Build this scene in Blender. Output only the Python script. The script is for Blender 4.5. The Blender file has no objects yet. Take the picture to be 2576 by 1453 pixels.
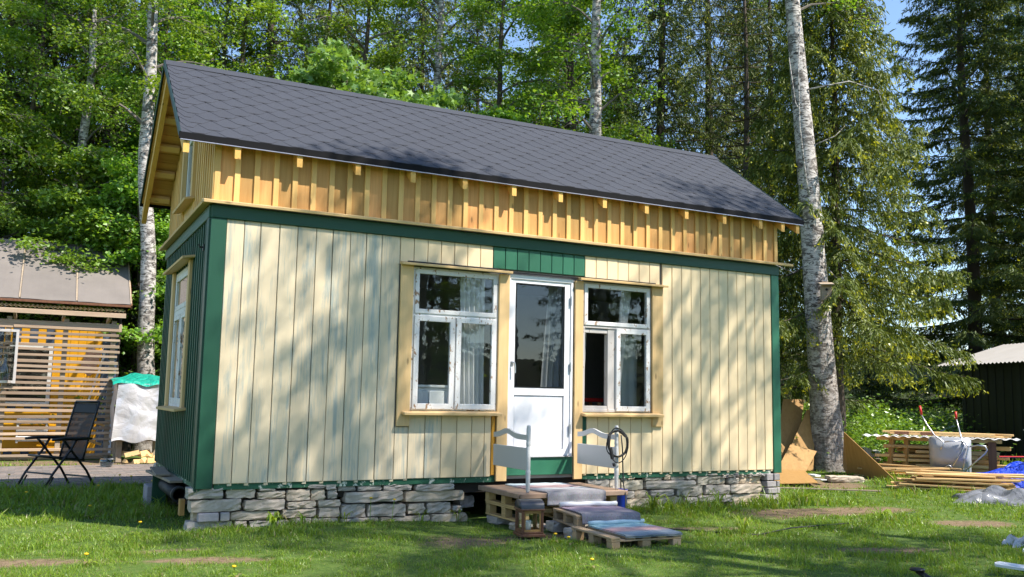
import bpy, math, random
import numpy as np
from math import radians, sin, cos, pi, atan2, sqrt
from mathutils import Vector, Matrix

rng = np.random.default_rng(7)
random.seed(7)
SC = bpy.context.scene
COL = SC.collection
G = -0.42                      # ground level; z = 0 is the lower edge of the cottage wall

# ------------------------------------------------------------------ camera
cam_d = bpy.data.cameras.new('camera')
cam = bpy.data.objects.new('camera', cam_d)
COL.objects.link(cam)
_yaw, _pit, _rol = 0.4788, 0.1192, 0.0186
_f = Vector((sin(_yaw)*cos(_pit), cos(_yaw)*cos(_pit), sin(_pit)))
_r0 = Vector((cos(_yaw), -sin(_yaw), 0)); _u0 = _r0.cross(_f)
_r = cos(_rol)*_r0 + sin(_rol)*_u0; _u = -sin(_rol)*_r0 + cos(_rol)*_u0
cam.matrix_world = Matrix(((_r.x, _u.x, -_f.x, -1.4582), (_r.y, _u.y, -_f.y, -9.4303), (_r.z, _u.z, -_f.z, 0.9339), (0, 0, 0, 1)))
cam_d.sensor_width = 36; cam_d.lens = 36*2286.55/2576
cam_d.clip_start = 0.05; cam_d.clip_end = 1000
SC.camera = cam

# ------------------------------------------------------------------ sky, sun, exposure
SUN = Vector((0.10, -0.13, 0.21)).normalized()          # towards the sun
world = bpy.data.worlds.new('World'); SC.world = world
world.use_nodes = True
wn = world.node_tree; wn.nodes.clear()
sky = wn.nodes.new('ShaderNodeTexSky'); sky.sky_type = 'NISHITA'; sky.sun_disc = False
sky.sun_elevation = math.asin(SUN.z); sky.sun_rotation = atan2(SUN.x, SUN.y)
sky.air_density = 1.0; sky.dust_density = 0.25; sky.ozone_density = 3.0
bg = wn.nodes.new('ShaderNodeBackground'); bg.inputs['Strength'].default_value = 0.14
wo = wn.nodes.new('ShaderNodeOutputWorld')
wn.links.new(sky.outputs[0], bg.inputs[0]); wn.links.new(bg.outputs[0], wo.inputs[0])
sl = bpy.data.lights.new('sun', 'SUN'); sl.energy = 4.7; sl.angle = radians(0.53); sl.color = (1.0, 0.93, 0.82)
so = bpy.data.objects.new('sun', sl); COL.objects.link(so)
so.rotation_euler = SUN.to_track_quat('Z', 'Y').to_euler(); so.location = SUN*40
SC.view_settings.view_transform = 'Standard'; SC.view_settings.look = 'None'
SC.view_settings.gamma = 1; SC.view_settings.use_curve_mapping = False
SC.view_settings.exposure = 0.98
SC.render.engine = 'CYCLES'
cy = SC.cycles
cy.max_bounces = 7; cy.diffuse_bounces = 3; cy.glossy_bounces = 3; cy.transmission_bounces = 5
cy.transparent_max_bounces = 10; cy.caustics_reflective = False; cy.caustics_refractive = False
cy.sample_clamp_indirect = 4; cy.use_adaptive_sampling = True; cy.adaptive_threshold = 0.015
try:
    cy.use_denoising = True; cy.denoiser = 'OPENIMAGEDENOISE'; cy.denoising_prefilter = 'ACCURATE'
except Exception:
    pass

# ------------------------------------------------------------------ mesh helpers
def _cbox(hx, hy, hz, ch):
    h = (hx, hy, hz); ch = min(ch, 0.45*min(h))
    V = []; F = []; ix = {}
    cs = [(a, b, c) for a in (-1, 1) for b in (-1, 1) for c in (-1, 1)]
    if ch <= 0:
        for s in cs:
            ix[s] = len(V); V.append(tuple(s[i]*h[i] for i in range(3)))
        def q(a, s):
            o = [i for i in range(3) if i != a]; r = []
            for p in ((-1, -1), (1, -1), (1, 1), (-1, 1)):
                c = [0]*3; c[a] = s; c[o[0]] = p[0]; c[o[1]] = p[1]; r.append(ix[tuple(c)])
            return r
        F = [q(a, s) for a in range(3) for s in (-1, 1)]
    else:
        for s in cs:
            for a in range(3):
                ix[(s, a)] = len(V)
                V.append(tuple(s[i]*(h[i] if i == a else h[i]-ch) for i in range(3)))
        for a in range(3):
            o = [i for i in range(3) if i != a]
            for s in (-1, 1):
                r = []
                for p in ((-1, -1), (1, -1), (1, 1), (-1, 1)):
                    c = [0]*3; c[a] = s; c[o[0]] = p[0]; c[o[1]] = p[1]; r.append(ix[(tuple(c), a)])
                F.append(r)
            for s0 in (-1, 1):
                for s1 in (-1, 1):
                    c0 = [0]*3; c0[a] = -1; c0[o[0]] = s0; c0[o[1]] = s1
                    c1 = list(c0); c1[a] = 1; c0 = tuple(c0); c1 = tuple(c1)
                    F.append([ix[(c0, o[0])], ix[(c1, o[0])], ix[(c1, o[1])], ix[(c0, o[1])]])
        for s in cs:
            F.append([ix[(s, 0)], ix[(s, 1)], ix[(s, 2)]])
    A = np.array(V)
    for i, f in enumerate(F):
        p = A[f]; n = np.cross(p[1]-p[0], p[2]-p[0])
        if n @ p.mean(0) < 0: F[i] = f[::-1]
    return A, F

class MB:
    def __init__(s): s.v = []; s.f = []; s.m = []; s.n = 0
    def add(s, V, F, mi=0):
        V = np.asarray(V, float); s.v.append(V)
        s.f += [tuple(int(i)+s.n for i in f) for f in F]; s.m += [mi]*len(F); s.n += len(V); return s
    def box(s, c, d, ch=0.0, R=None, mi=0):
        A, F = _cbox(d[0]/2, d[1]/2, d[2]/2, ch)
        if R is not None: A = A @ np.array(R.to_3x3()).T
        return s.add(A+np.array(c), F, mi)
    def beam(s, p0, p1, w, t, ch=0.0, up=(0, 0, 1), mi=0):
        p0 = Vector(p0); p1 = Vector(p1); z = (p1-p0); L = z.length; z.normalize()
        y = Vector(up); y = (y - y.dot(z)*z)
        y = y.normalized() if y.length > 1e-5 else z.orthogonal().normalized()
        x = y.cross(z)
        R = Matrix((x, y, z)).transposed()
        return s.box((p0+p1)/2, (w, t, L), ch, R, mi)
    def tube(s, pts, r, n=8, mi=0, caps=True):
        pts = [Vector(p) for p in pts]; k = len(pts)
        r = [float(r)]*k if not hasattr(r, '__len__') else [float(q) for q in r]
        V = []; F = []; x = None
        for i in range(k):
            t = (pts[min(i+1, k-1)]-pts[max(i-1, 0)]).normalized()
            x = t.orthogonal().normalized() if x is None else (x - x.dot(t)*t).normalized()
            y = t.cross(x)
            for j in range(n):
                a = 2*pi*j/n; V.append(pts[i]+r[i]*(cos(a)*x+sin(a)*y))
        for i in range(k-1):
            for j in range(n):
                F.append((i*n+j, i*n+(j+1) % n, (i+1)*n+(j+1) % n, (i+1)*n+j))
        if caps:
            F.append(tuple(range(n))[::-1]); F.append(tuple((k-1)*n+j for j in range(n)))
        return s.add([tuple(v) for v in V], F, mi)
    def cyl(s, p0, p1, r0, r1=None, n=10, mi=0): return s.tube([p0, p1], [r0, r0 if r1 is None else r1], n, mi)
    def prism(s, poly, o, ex, ey, ez, d, mi=0, mis=None):
        o, ex, ey, ez = map(Vector, (o, ex, ey, ez)); poly = [(float(a), float(b)) for a, b in poly]; n = len(poly)
        V = [tuple(o+a*ex+b*ey) for a, b in poly]+[tuple(o+a*ex+b*ey+d*ez) for a, b in poly]
        F = [tuple(range(n))[::-1], tuple(range(n, 2*n))]
        s.add(V, F, mi); s.n -= 2*n
        s.f += [(s.n+i, s.n+(i+1) % n, s.n+n+(i+1) % n, s.n+n+i) for i in range(n)]
        s.m += [mi if mis is None else mis]*n; s.n += 2*n; return s
    def grid(s, fn, nu, nv, mi=0):
        V = [fn(u/(nu-1), v/(nv-1)) for v in range(nv) for u in range(nu)]
        F = [(j*nu+i, j*nu+i+1, (j+1)*nu+i+1, (j+1)*nu+i) for j in range(nv-1) for i in range(nu-1)]
        return s.add(V, F, mi)
    def lathe(s, prof, c=(0, 0, 0), n=14, mi=0):
        V = [(c[0]+r*cos(2*pi*j/n), c[1]+r*sin(2*pi*j/n), c[2]+z) for r, z in prof for j in range(n)]
        F = [(i*n+j, i*n+(j+1) % n, (i+1)*n+(j+1) % n, (i+1)*n+j) for i in range(len(prof)-1) for j in range(n)]
        F += [tuple(range(n))[::-1], tuple((len(prof)-1)*n+j for j in range(n))]
        return s.add(V, F, mi)
    def mesh(s, name, mats, smooth=False):
        me = bpy.data.meshes.new(name)
        me.from_pydata(np.concatenate(s.v).tolist(), [], s.f)
        for m in (mats if isinstance(mats, (list, tuple)) else [mats]): me.materials.append(m)
        me.polygons.foreach_set('material_index', s.m)
        if smooth: me.polygons.foreach_set('use_smooth', [True]*len(s.f))
        me.update(); return me

def fast_mesh(name, V, T, mats, mi=None, smooth=False):
    me = bpy.data.meshes.new(name); V = np.ascontiguousarray(V, np.float32); T = np.ascontiguousarray(T, np.int32)
    me.vertices.add(len(V)); me.vertices.foreach_set('co', V.ravel())
    me.loops.add(T.size); me.loops.foreach_set('vertex_index', T.ravel())
    me.polygons.add(len(T)); me.polygons.foreach_set('loop_start', np.arange(0, T.size, 3, dtype=np.int32))
    for m in mats: me.materials.append(m)
    if mi is not None: me.polygons.foreach_set('material_index', np.asarray(mi, np.int32))
    me.polygons.foreach_set('use_smooth', np.full(len(T), smooth))
    me.update(calc_edges=True); return me

def link(name, data, parent=None, loc=(0, 0, 0), rot=None, scale=None):
    o = bpy.data.objects.new(name, data); COL.objects.link(o); o.location = loc
    if rot is not None: o.rotation_euler = rot
    if scale is not None: o.scale = scale
    if parent is not None: o.parent = parent
    return o
def tag(o, label, cat, group=None, kind=None):
    o['label'] = label; o['category'] = cat
    if group: o['group'] = group
    if kind: o['kind'] = kind
    return o
def thing(name, label, cat, loc=(0, 0, 0), rz=0, group=None):
    return tag(link(name, None, None, loc, (0, 0, rz)), label, cat, group)
def struct(name, me, **k):
    o = link(name, me, **k); o['kind'] = 'structure'; return o
_cache = {}
def piece(name, parent, c, d, mat, ch=0.004, rot=None):
    key = (tuple(round(x, 4) for x in d), mat.name, ch)
    if key not in _cache: _cache[key] = MB().box((0, 0, 0), d, ch).mesh(name, mat)
    return link(name, _cache[key], parent, c, rot)
def built(name, parent, mb, mat, smooth=False, **k): return link(name, mb.mesh(name, mat, smooth), parent, **k)
def copy_tree(o, parent=None):
    c = o.copy(); COL.objects.link(c); c.parent = parent
    for ch in list(o.children): copy_tree(ch, c)
    return c

# ------------------------------------------------------------------ materials
def new_mat(name):
    m = bpy.data.materials.new(name); m.use_nodes = True; nt = m.node_tree; nt.nodes.clear()
    o = nt.nodes.new('ShaderNodeOutputMaterial')
    return m, nt, o
def N(nt, typ, ins=None, **props):
    n = nt.nodes.new('ShaderNode'+typ)
    for k, v in props.items(): setattr(n, k, v)
    for k, v in (ins or {}).items():
        s = n.inputs[k]
        if isinstance(v, bpy.types.NodeSocket): nt.links.new(v, s)
        else: s.default_value = v
    return n
def c4(c): return (c[0], c[1], c[2], 1.0)
def ramp(nt, fac, stops):
    n = nt.nodes.new('ShaderNodeValToRGB'); e = n.color_ramp.elements
    while len(e) < len(stops): e.new(0.5)
    for el, (p, c) in zip(e, stops): el.position = p; el.color = c4(c) if hasattr(c, '__len__') else (c, c, c, 1)
    nt.links.new(fac, n.inputs[0]); return n.outputs[0]
def mix(nt, fac, a, b, typ='MIX'):
    n = nt.nodes.new('ShaderNodeMix'); n.data_type = 'RGBA'; n.blend_type = typ; n.clamp_factor = True
    for s, v in ((n.inputs[0], fac), (n.inputs[6], a), (n.inputs[7], b)):
        if isinstance(v, bpy.types.NodeSocket): nt.links.new(v, s)
        else: s.default_value = c4(v) if hasattr(v, '__len__') else v
    return n.outputs[2]
def math_(nt, op, a, b=None, c=None):
    n = nt.nodes.new('ShaderNodeMath'); n.operation = op
    for i, v in enumerate((a, b, c)):
        if v is None: continue
        if isinstance(v, bpy.types.NodeSocket): nt.links.new(v, n.inputs[i])
        else: n.inputs[i].default_value = v
    return n.outputs[0]
def rnd_of(nt):
    a = N(nt, 'ObjectInfo').outputs['Random']; b = N(nt, 'NewGeometry').outputs['Random Per Island']
    return math_(nt, 'FRACT', math_(nt, 'ADD', math_(nt, 'MULTIPLY', a, 7.31), math_(nt, 'MULTIPLY', b, 3.77)))
def coords(nt, scale=(1, 1, 1), rnd=None):
    co = N(nt, 'TexCoord').outputs['Object']
    v = N(nt, 'VectorMath', {0: co, 1: scale}, operation='MULTIPLY').outputs[0]
    if rnd is not None:
        off = N(nt, 'CombineXYZ', {0: math_(nt, 'MULTIPLY', rnd, 37.0), 1: math_(nt, 'MULTIPLY', rnd, 91.0), 2: math_(nt, 'MULTIPLY', rnd, 53.0)}).outputs[0]
        v = N(nt, 'VectorMath', {0: v, 1: off}, operation='ADD').outputs[0]
    return v
def noise(nt, v, scale=1.0, detail=4, rough=0.55, dist=0.0, out=0):
    return N(nt, 'TexNoise', {'Vector': v, 'Scale': scale, 'Detail': detail, 'Roughness': rough, 'Distortion': dist}).outputs[out]
def finish(nt, o, col, rough=0.6, bump=None, bstr=0.2, bdist=0.01, metal=0.0, spec=0.4, **kw):
    ins = {'Base Color': c4(col) if hasattr(col, '__len__') and not isinstance(col, bpy.types.NodeSocket) else col, 'Roughness': rough, 'Metallic': metal, 'Specular IOR Level': spec}
    ins.update(kw)
    b = N(nt, 'BsdfPrincipled', ins)
    if bump is not None:
        bn = N(nt, 'Bump', {'Height': bump, 'Strength': bstr, 'Distance': bdist}); nt.links.new(bn.outputs[0], b.inputs['Normal'])
    nt.links.new(b.outputs[0], o.inputs[0]); return b

def stretch(axis, a, b):
    s = [a]*3; s[axis] = b; return tuple(s)
def wood(name, c1, c2, axis=2, var=0.25, knots=True, rough=0.6, dark=None, weather=0.0, hue=0.0):
    m, nt, o = new_mat(name); r = rnd_of(nt)
    n1 = noise(nt, coords(nt, stretch(axis, 14, 1.0), r), 1.0, 6, 0.6, 0.8)
    n2 = noise(nt, coords(nt, stretch(axis, 90, 3), r), 1.0, 3, 0.6)
    col = ramp(nt, n1, [(0.3, c1), (0.7, c2)])
    col = mix(nt, math_(nt, 'MULTIPLY', n2, 0.35), col, tuple(x*0.6 for x in c1))
    if knots:
        vo = N(nt, 'TexVoronoi', {'Vector': coords(nt, stretch(axis, 6.5, 2.2), r), 'Scale': 1.0, 'Randomness': 1.0}).outputs['Distance']
        k = ramp(nt, vo, [(0.05, 1.0), (0.11, 0.0)])
        col = mix(nt, math_(nt, 'MULTIPLY', k, 0.75), col, dark or tuple(x*0.35 for x in c1))
    if weather > 0:
        w = ramp(nt, noise(nt, coords(nt, (2, 2, 2), r), 1.0, 5, 0.6), [(0.4, 0.0), (0.65, 1.0)])
        col = mix(nt, math_(nt, 'MULTIPLY', w, weather), col, (0.22, 0.20, 0.18))
    hs = N(nt, 'HueSaturation', {'Color': col, 'Value': math_(nt, 'MULTIPLY_ADD', r, 2*var, 1.0-var), 'Hue': math_(nt, 'MULTIPLY_ADD', r, hue*-1, 0.5+hue*0.5)}).outputs[0]
    finish(nt, o, hs, rough, n2, 0.25, 0.004, spec=0.3); return m
def paint(name, c, rough=0.5, var=0.06, axis=2, chips=None, chip_amt=0.0, streak=None, streak_amt=0.0, dirt=0.15, bst=0.15):
    m, nt, o = new_mat(name); r = rnd_of(nt)
    n2 = noise(nt, coords(nt, stretch(axis, 60, 2.5), r), 1.0, 4, 0.6)
    big = noise(nt, coords(nt, (1.3, 1.3, 0.8), r), 1.0, 4, 0.6)
    col = mix(nt, math_(nt, 'MULTIPLY', big, dirt), c, tuple(x*0.6 for x in c))
    if streak is not None:
        s1 = noise(nt, coords(nt, stretch(axis, 9, 1.1), r), 1.0, 7, 0.7, 0.5)
        s2 = noise(nt, coords(nt, stretch(axis, 30, 1.2), r), 1.0, 4, 0.6)
        k = ramp(nt, math_(nt, 'ADD', math_(nt, 'MULTIPLY', s1, 0.65), math_(nt, 'MULTIPLY', s2, 0.35)), [(0.49, 0.0), (0.62, 1.0)])
        col = mix(nt, math_(nt, 'MULTIPLY', k, streak_amt), col, streak)
    if chips is not None:
        k = ramp(nt, noise(nt, coords(nt, (16, 16, 9), r), 1.0, 6, 0.7), [(0.60-chip_amt*0.2, 0.0), (0.63-chip_amt*0.2, 1.0)])
        col = mix(nt, k, col, chips)
    hs = N(nt, 'HueSaturation', {'Color': col, 'Value': math_(nt, 'MULTIPLY_ADD', r, 2*var, 1.0-var)}).outputs[0]
    finish(nt, o, hs, rough, n2, bst, 0.004, spec=0.4); return m
def plain(name, c, rough=0.6, metal=0.0, bump_scale=0, bstr=0.2, var=0.1, spec=0.4, mott=0.25, ms=6.0):
    m, nt, o = new_mat(name); r = rnd_of(nt)
    n = noise(nt, coords(nt, (ms, ms, ms), r), 1.0, 5, 0.6)
    col = mix(nt, math_(nt, 'MULTIPLY', n, mott), c, tuple(x*0.5 for x in c))
    hs = N(nt, 'HueSaturation', {'Color': col, 'Value': math_(nt, 'MULTIPLY_ADD', r, 2*var, 1.0-var)}).outputs[0]
    b = noise(nt, coords(nt, (bump_scale,)*3, r), 1.0, 4, 0.6) if bump_scale else None
    finish(nt, o, hs, rough, b, bstr, 0.01, metal, spec); return m

M = {}
M['cream'] = paint('cream_paint', (0.80, 0.635, 0.40), 0.5, 0.05, streak=(0.70, 0.58, 0.38), streak_amt=0.35)
M['cream_thin'] = paint('thin_cream_paint', (0.74, 0.61, 0.42), 0.5, 0.08, streak=(0.26, 0.34, 0.34), streak_amt=0.75, dirt=0.2)
M['green'] = paint('green_paint', (0.013, 0.072, 0.042), 0.42, 0.12, dirt=0.3)
M['green_lite'] = paint('worn_green_paint', (0.028, 0.14, 0.08), 0.42, 0.12, dirt=0.4)
M['green_side'] = paint('dark_green_paint', (0.026, 0.092, 0.056), 0.45, 0.2, dirt=0.4)
M['sill_green'] = paint('sill_green_paint', (0.02, 0.10, 0.055), 0.5, 0.1, axis=0, chips=(0.55, 0.58, 0.5), chip_amt=0.15)
M['ochre'] = paint('ochre_paint', (0.55, 0.27, 0.03), 0.5, 0.1)
M['white'] = paint('white_paint', (0.80, 0.80, 0.80), 0.35, 0.02, dirt=0.06, bst=0.05)
M['door_white'] = paint('door_white', (0.82, 0.81, 0.83), 0.3, 0.0, dirt=0.05, bst=0.03)
M['sash'] = paint('flaking_white_paint', (0.72, 0.71, 0.70), 0.5, 0.05, chips=(0.30, 0.18, 0.10), chip_amt=0.10)
M['sash_grey'] = paint('old_grey_paint', (0.50, 0.47, 0.45), 0.55, 0.06, chips=(0.25, 0.18, 0.12), chip_amt=0.0)
M['bed'] = paint('grey_white_paint', (0.56, 0.56, 0.55), 0.4, 0.03, dirt=0.15)
M['board'] = wood('new_board', (0.52, 0.265, 0.082), (0.70, 0.39, 0.135), 2, 0.30, True, hue=0.015)
M['batten'] = wood('new_batten', (0.72, 0.42, 0.135), (0.80, 0.53, 0.20), 2, 0.12, True)
M['trim'] = wood('pale_trim', (0.70, 0.46, 0.21), (0.77, 0.54, 0.27), 2, 0.08, True)
M['trim_x'] = wood('pale_trim_level', (0.70, 0.46, 0.21), (0.78, 0.55, 0.28), 0, 0.08, True)
M['trim_y'] = wood('pale_trim_deep', (0.64, 0.42, 0.19), (0.74, 0.51, 0.26), 1, 0.1, True)
M['gable'] = wood('gable_board', (0.66, 0.42, 0.17), (0.74, 0.52, 0.24), 2, 0.1, True)
M['rafter'] = wood('rafter_wood', (0.70, 0.38, 0.09), (0.78, 0.48, 0.14), 1, 0.1, True)
M['deck'] = wood('roof_deck_wood', (0.50, 0.27, 0.10), (0.66, 0.40, 0.16), 0, 0.2, True)
M['pallet'] = wood('pallet_wood', (0.42, 0.27, 0.14), (0.58, 0.40, 0.22), 1, 0.22, True, 0.8, weather=0.55)
M['pallet_new'] = wood('pale_pallet_wood', (0.60, 0.40, 0.17), (0.70, 0.50, 0.25), 1, 0.16, True, 0.75)
M['plank'] = wood('sawn_plank', (0.60, 0.38, 0.16), (0.72, 0.50, 0.24), 0, 0.26, True, 0.75)
M['ply'] = wood('plywood', (0.34, 0.185, 0.06), (0.45, 0.265, 0.095), 2, 0.12, False, 0.65)
M['ply_x'] = wood('landing_plywood', (0.30, 0.19, 0.13), (0.44, 0.30, 0.20), 0, 0.1, False, 0.7, weather=0.4)
M['slat'] = wood('weathered_slat', (0.33, 0.225, 0.155), (0.50, 0.37, 0.26), 0, 0.34, True, 0.85, weather=0.25)
M['oldwood'] = wood('old_grey_wood', (0.34, 0.26, 0.19), (0.48, 0.38, 0.27), 0, 0.2, True, 0.85, weather=0.4)
M['darkwood'] = wood('dark_stained_wood', (0.13, 0.055, 0.03), (0.24, 0.11, 0.06), 2, 0.15, False, 0.5)
M['bluewall'] = paint('faded_blue_paint', (0.07, 0.105, 0.17), 0.6, 0.15, dirt=0.4)
M['yellowdoor'] = paint('yellow_paint', (0.80, 0.38, 0.01), 0.5, 0.08)
M['metal'] = plain('galvanised_metal', (0.55, 0.56, 0.58), 0.35, 0.9, var=0.05)
M['grey_tub'] = plain('grey_zinc', (0.42, 0.43, 0.46), 0.5, 0.1, var=0.03)
M['blackmetal'] = plain('black_metal', (0.012, 0.012, 0.014), 0.4, 0.0, var=0.1)
M['drip'] = plain('black_drip_edge', (0.006, 0.006, 0.008), 0.7, 0.0, spec=0.15)
M['strip'] = plain('pale_metal_strip', (0.55, 0.52, 0.60), 0.3, 0.7)
M['rake'] = plain('dark_green_metal', (0.02, 0.045, 0.04), 0.35, 0.3)
M['rubber'] = plain('black_rubber', (0.015, 0.015, 0.016), 0.6)
M['red'] = plain('red_plastic', (0.62, 0.03, 0.025), 0.4)
M['dark'] = plain('painted_shade', (0.030, 0.027, 0.025), 0.9)  # near-black colour standing in for shade in openings and beside the screen
M['room'] = plain('room_wall', (0.30, 0.29, 0.28), 0.9)
M['under'] = plain('dark_soil', (0.03, 0.024, 0.02), 0.95)
M['candle'] = plain('candle_wax', (0.78, 0.76, 0.72), 0.5)
M['whiteboard'] = plain('white_board', (0.74, 0.76, 0.78), 0.4, var=0.04, mott=0.1)
M['blackwall'] = paint('black_paint', (0.012, 0.012, 0.015), 0.5, 0.35)
M['palmetal'] = plain('pale_roof_metal', (0.46, 0.43, 0.39), 0.5, 0.2, mott=0.4, ms=2)
M['felt'] = plain('grey_roofing_felt', (0.10, 0.095, 0.10), 0.9, bump_scale=60, mott=0.5)
M['blue'] = plain('blue_plastic', (0.015, 0.045, 0.42), 0.35, var=0.05)

def mat_shingle():
    m, nt, o = new_mat('slate_grey_shingle'); r = rnd_of(nt); v = coords(nt)
    g = noise(nt, v, 420, 2, 0.7); b = noise(nt, coords(nt, (3, 3, 3), r), 1.0, 4, 0.6)
    col = ramp(nt, g, [(0.3, (0.022, 0.026, 0.035)), (0.7, (0.063, 0.069, 0.090))])
    col = mix(nt, math_(nt, 'MULTIPLY', b, 0.35), col, (0.040, 0.040, 0.048))
    hs = N(nt, 'HueSaturation', {'Color': col, 'Value': math_(nt, 'MULTIPLY_ADD', r, 0.10, 0.93)}).outputs[0]
    finish(nt, o, hs, 0.85, g, 0.3, 0.003, spec=0.35); return m
M['shingle'] = mat_shingle()
M['brown_felt'] = plain('brown_felt', (0.215, 0.19, 0.175), 0.85, bump_scale=30, mott=0.7, ms=2.2)
M['bitumen'] = plain('bitumen_edge', (0.018, 0.018, 0.022), 0.8)

def mat_stone(name, c1, c2, lichen=0.3):
    m, nt, o = new_mat(name); r = rnd_of(nt)
    n1 = noise(nt, coords(nt, (5, 5, 8), r), 1.0, 7, 0.65); n2 = noise(nt, coords(nt, (40, 40, 40), r), 1.0, 5, 0.7)
    col = ramp(nt, n1, [(0.32, c1), (0.68, c2)])
    col = mix(nt, ramp(nt, n2, [(0.55, 0.0), (0.8, 0.5)]), col, tuple(x*0.55 for x in c1))
    k = ramp(nt, noise(nt, coords(nt, (7, 7, 7), r), 1.0, 5, 0.7), [(0.58, 0.0), (0.66, 1.0)])
    col = mix(nt, math_(nt, 'MULTIPLY', k, lichen), col, (0.12, 0.115, 0.085))
    hs = N(nt, 'HueSaturation', {'Color': col, 'Value': math_(nt, 'MULTIPLY_ADD', r, 0.5, 0.72), 'Saturation': math_(nt, 'MULTIPLY_ADD', r, 0.8, 0.5)}).outputs[0]
    finish(nt, o, hs, 0.9, math_(nt, 'ADD', n1, math_(nt, 'MULTIPLY', n2, 0.4)), 0.6, 0.012, spec=0.25); return m
M['stone'] = mat_stone('limestone', (0.37, 0.305, 0.24), (0.58, 0.495, 0.40))
M['lichen'] = mat_stone('lichen_limestone', (0.27, 0.24, 0.19), (0.54, 0.48, 0.39), 0.9)
M['sbrick'] = mat_stone('grey_concrete_brick', (0.30, 0.27, 0.28), (0.38, 0.35, 0.35), 0.1)
M['paver'] = mat_stone('grey_brown_paver', (0.16, 0.135, 0.12), (0.24, 0.20, 0.18), 0.3)

def mat_leaf(name, c1, c2, trans=0.45, gloss=0.07, rough=0.35, var=0.3):
    m, nt, o = new_mat(name)
    isl = N(nt, 'NewGeometry').outputs['Random Per Island']; ob = N(nt, 'ObjectInfo').outputs['Random']
    big = noise(nt, coords(nt, (0.5, 0.5, 0.5)), 1.0, 2, 0.5)
    f = math_(nt, 'ADD', math_(nt, 'MULTIPLY', isl, 0.6), math_(nt, 'MULTIPLY', big, 0.5))
    col = ramp(nt, f, [(0.1, c1), (0.9, c2)])
    if name == 'grass_blade': col = mix(nt, ramp(nt, N(nt, 'TexWhiteNoise', {'Vector': N(nt, 'CombineXYZ', {0: isl}).outputs[0]}).outputs[0], [(0.90, 0.0), (0.92, 1.0)]), col, (0.30, 0.26, 0.12))
    hs = N(nt, 'HueSaturation', {'Color': col, 'Value': math_(nt, 'MULTIPLY_ADD', ob, var, 1.0-var/2), 'Hue': math_(nt, 'MULTIPLY_ADD', ob, 0.02, 0.49)}).outputs[0]
    d = N(nt, 'BsdfDiffuse', {'Color': hs}).outputs[0]
    tcol = mix(nt, 1.0, hs, (1.25, 1.15, 0.45), 'MULTIPLY')
    t = N(nt, 'BsdfTranslucent', {'Color': tcol}).outputs[0]
    a = N(nt, 'MixShader', {0: trans, 1: d, 2: t}).outputs[0]
    g = N(nt, 'BsdfGlossy', {'Color': (0.9, 0.95, 0.9, 1), 'Roughness': rough}).outputs[0]
    nt.links.new(N(nt, 'MixShader', {0: gloss, 1: a, 2: g}).outputs[0], o.inputs[0]); return m
M['leaf'] = mat_leaf('birch_leaf', (0.08, 0.205, 0.020), (0.28, 0.44, 0.05), 0.5, 0.05, 0.5)
M['leaf2'] = mat_leaf('broad_leaf', (0.10, 0.225, 0.045), (0.25, 0.40, 0.09), 0.45, 0.05, 0.5)
M['needle'] = mat_leaf('spruce_needle', (0.030, 0.060, 0.014), (0.13, 0.165, 0.030), 0.22, 0.03, 0.5)
M['needle_light'] = mat_leaf('sunlit_spruce_needle', (0.045, 0.085, 0.015), (0.19, 0.25, 0.035), 0.28, 0.03, 0.5)  # brighter copy of the needle colour, sunlight on the front spruce painted in
M['tip'] = mat_leaf('spruce_new_growth', (0.34, 0.42, 0.035), (0.55, 0.56, 0.06), 0.45, 0.03)
M['grass'] = mat_leaf('grass_blade', (0.085, 0.19, 0.018), (0.30, 0.41, 0.04), 0.42, 0.04, 0.4, 0.0)
M['weed'] = mat_leaf('weed_leaf', (0.10, 0.23, 0.025), (0.24, 0.38, 0.05), 0.45, 0.06)
M['petal'] = plain('dandelion_yellow', (0.80, 0.50, 0.01), 0.6)

def mat_birch():
    m, nt, o = new_mat('birch_bark'); v = coords(nt, (1, 1, 1))
    co = N(nt, 'TexCoord').outputs['Object']; z = N(nt, 'SeparateXYZ', {0: co}).outputs[2]
    lent = noise(nt, coords(nt, (6.5, 6.5, 21)), 1.0, 6, 0.7, 1.0)
    pat = noise(nt, coords(nt, (4.5, 4.5, 6.5)), 1.0, 7, 0.72, 0.8)
    fine = noise(nt, coords(nt, (9, 9, 70)), 1.0, 3, 0.6)
    col = ramp(nt, fine, [(0.3, (0.34, 0.31, 0.29)), (0.65, (0.64, 0.60, 0.57))])
    k = ramp(nt, lent, [(0.52, 0.0), (0.57, 1.0)]); col = mix(nt, k, col, (0.05, 0.042, 0.038))
    k2 = ramp(nt, pat, [(0.50, 0.0), (0.57, 1.0)]); col = mix(nt, math_(nt, 'MULTIPLY', k2, 0.85), col, (0.10, 0.085, 0.075))
    low = N(nt, 'MapRange', {'Value': z, 'From Min': 0.9, 'From Max': 3.4, 'To Min': 1.0, 'To Max': 0.0}).outputs[0]
    rb = noise(nt, coords(nt, (14, 14, 5)), 1.0, 6, 0.7)
    lowm = math_(nt, 'MULTIPLY', low, ramp(nt, noise(nt, coords(nt, (3, 3, 1.6)), 1.0, 5, 0.7), [(0.25, 1.0), (0.62, 0.35)]))
    col = mix(nt, lowm, col, ramp(nt, rb, [(0.35, (0.07, 0.055, 0.045)), (0.65, (0.27, 0.23, 0.20))]))
    bump = math_(nt, 'ADD', math_(nt, 'MULTIPLY', math_(nt, 'MULTIPLY', rb, low), 2.2), math_(nt, 'MULTIPLY', lent, 0.4))
    finish(nt, o, col, 0.75, bump, 0.7, 0.03, spec=0.25); return m
M['birch'] = mat_birch()
M['bark'] = plain('dark_bark', (0.085, 0.065, 0.05), 0.9, bump_scale=30, bstr=0.6, mott=0.6, ms=9)
M['twig'] = plain('grey_twig', (0.16, 0.14, 0.12), 0.9)

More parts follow.
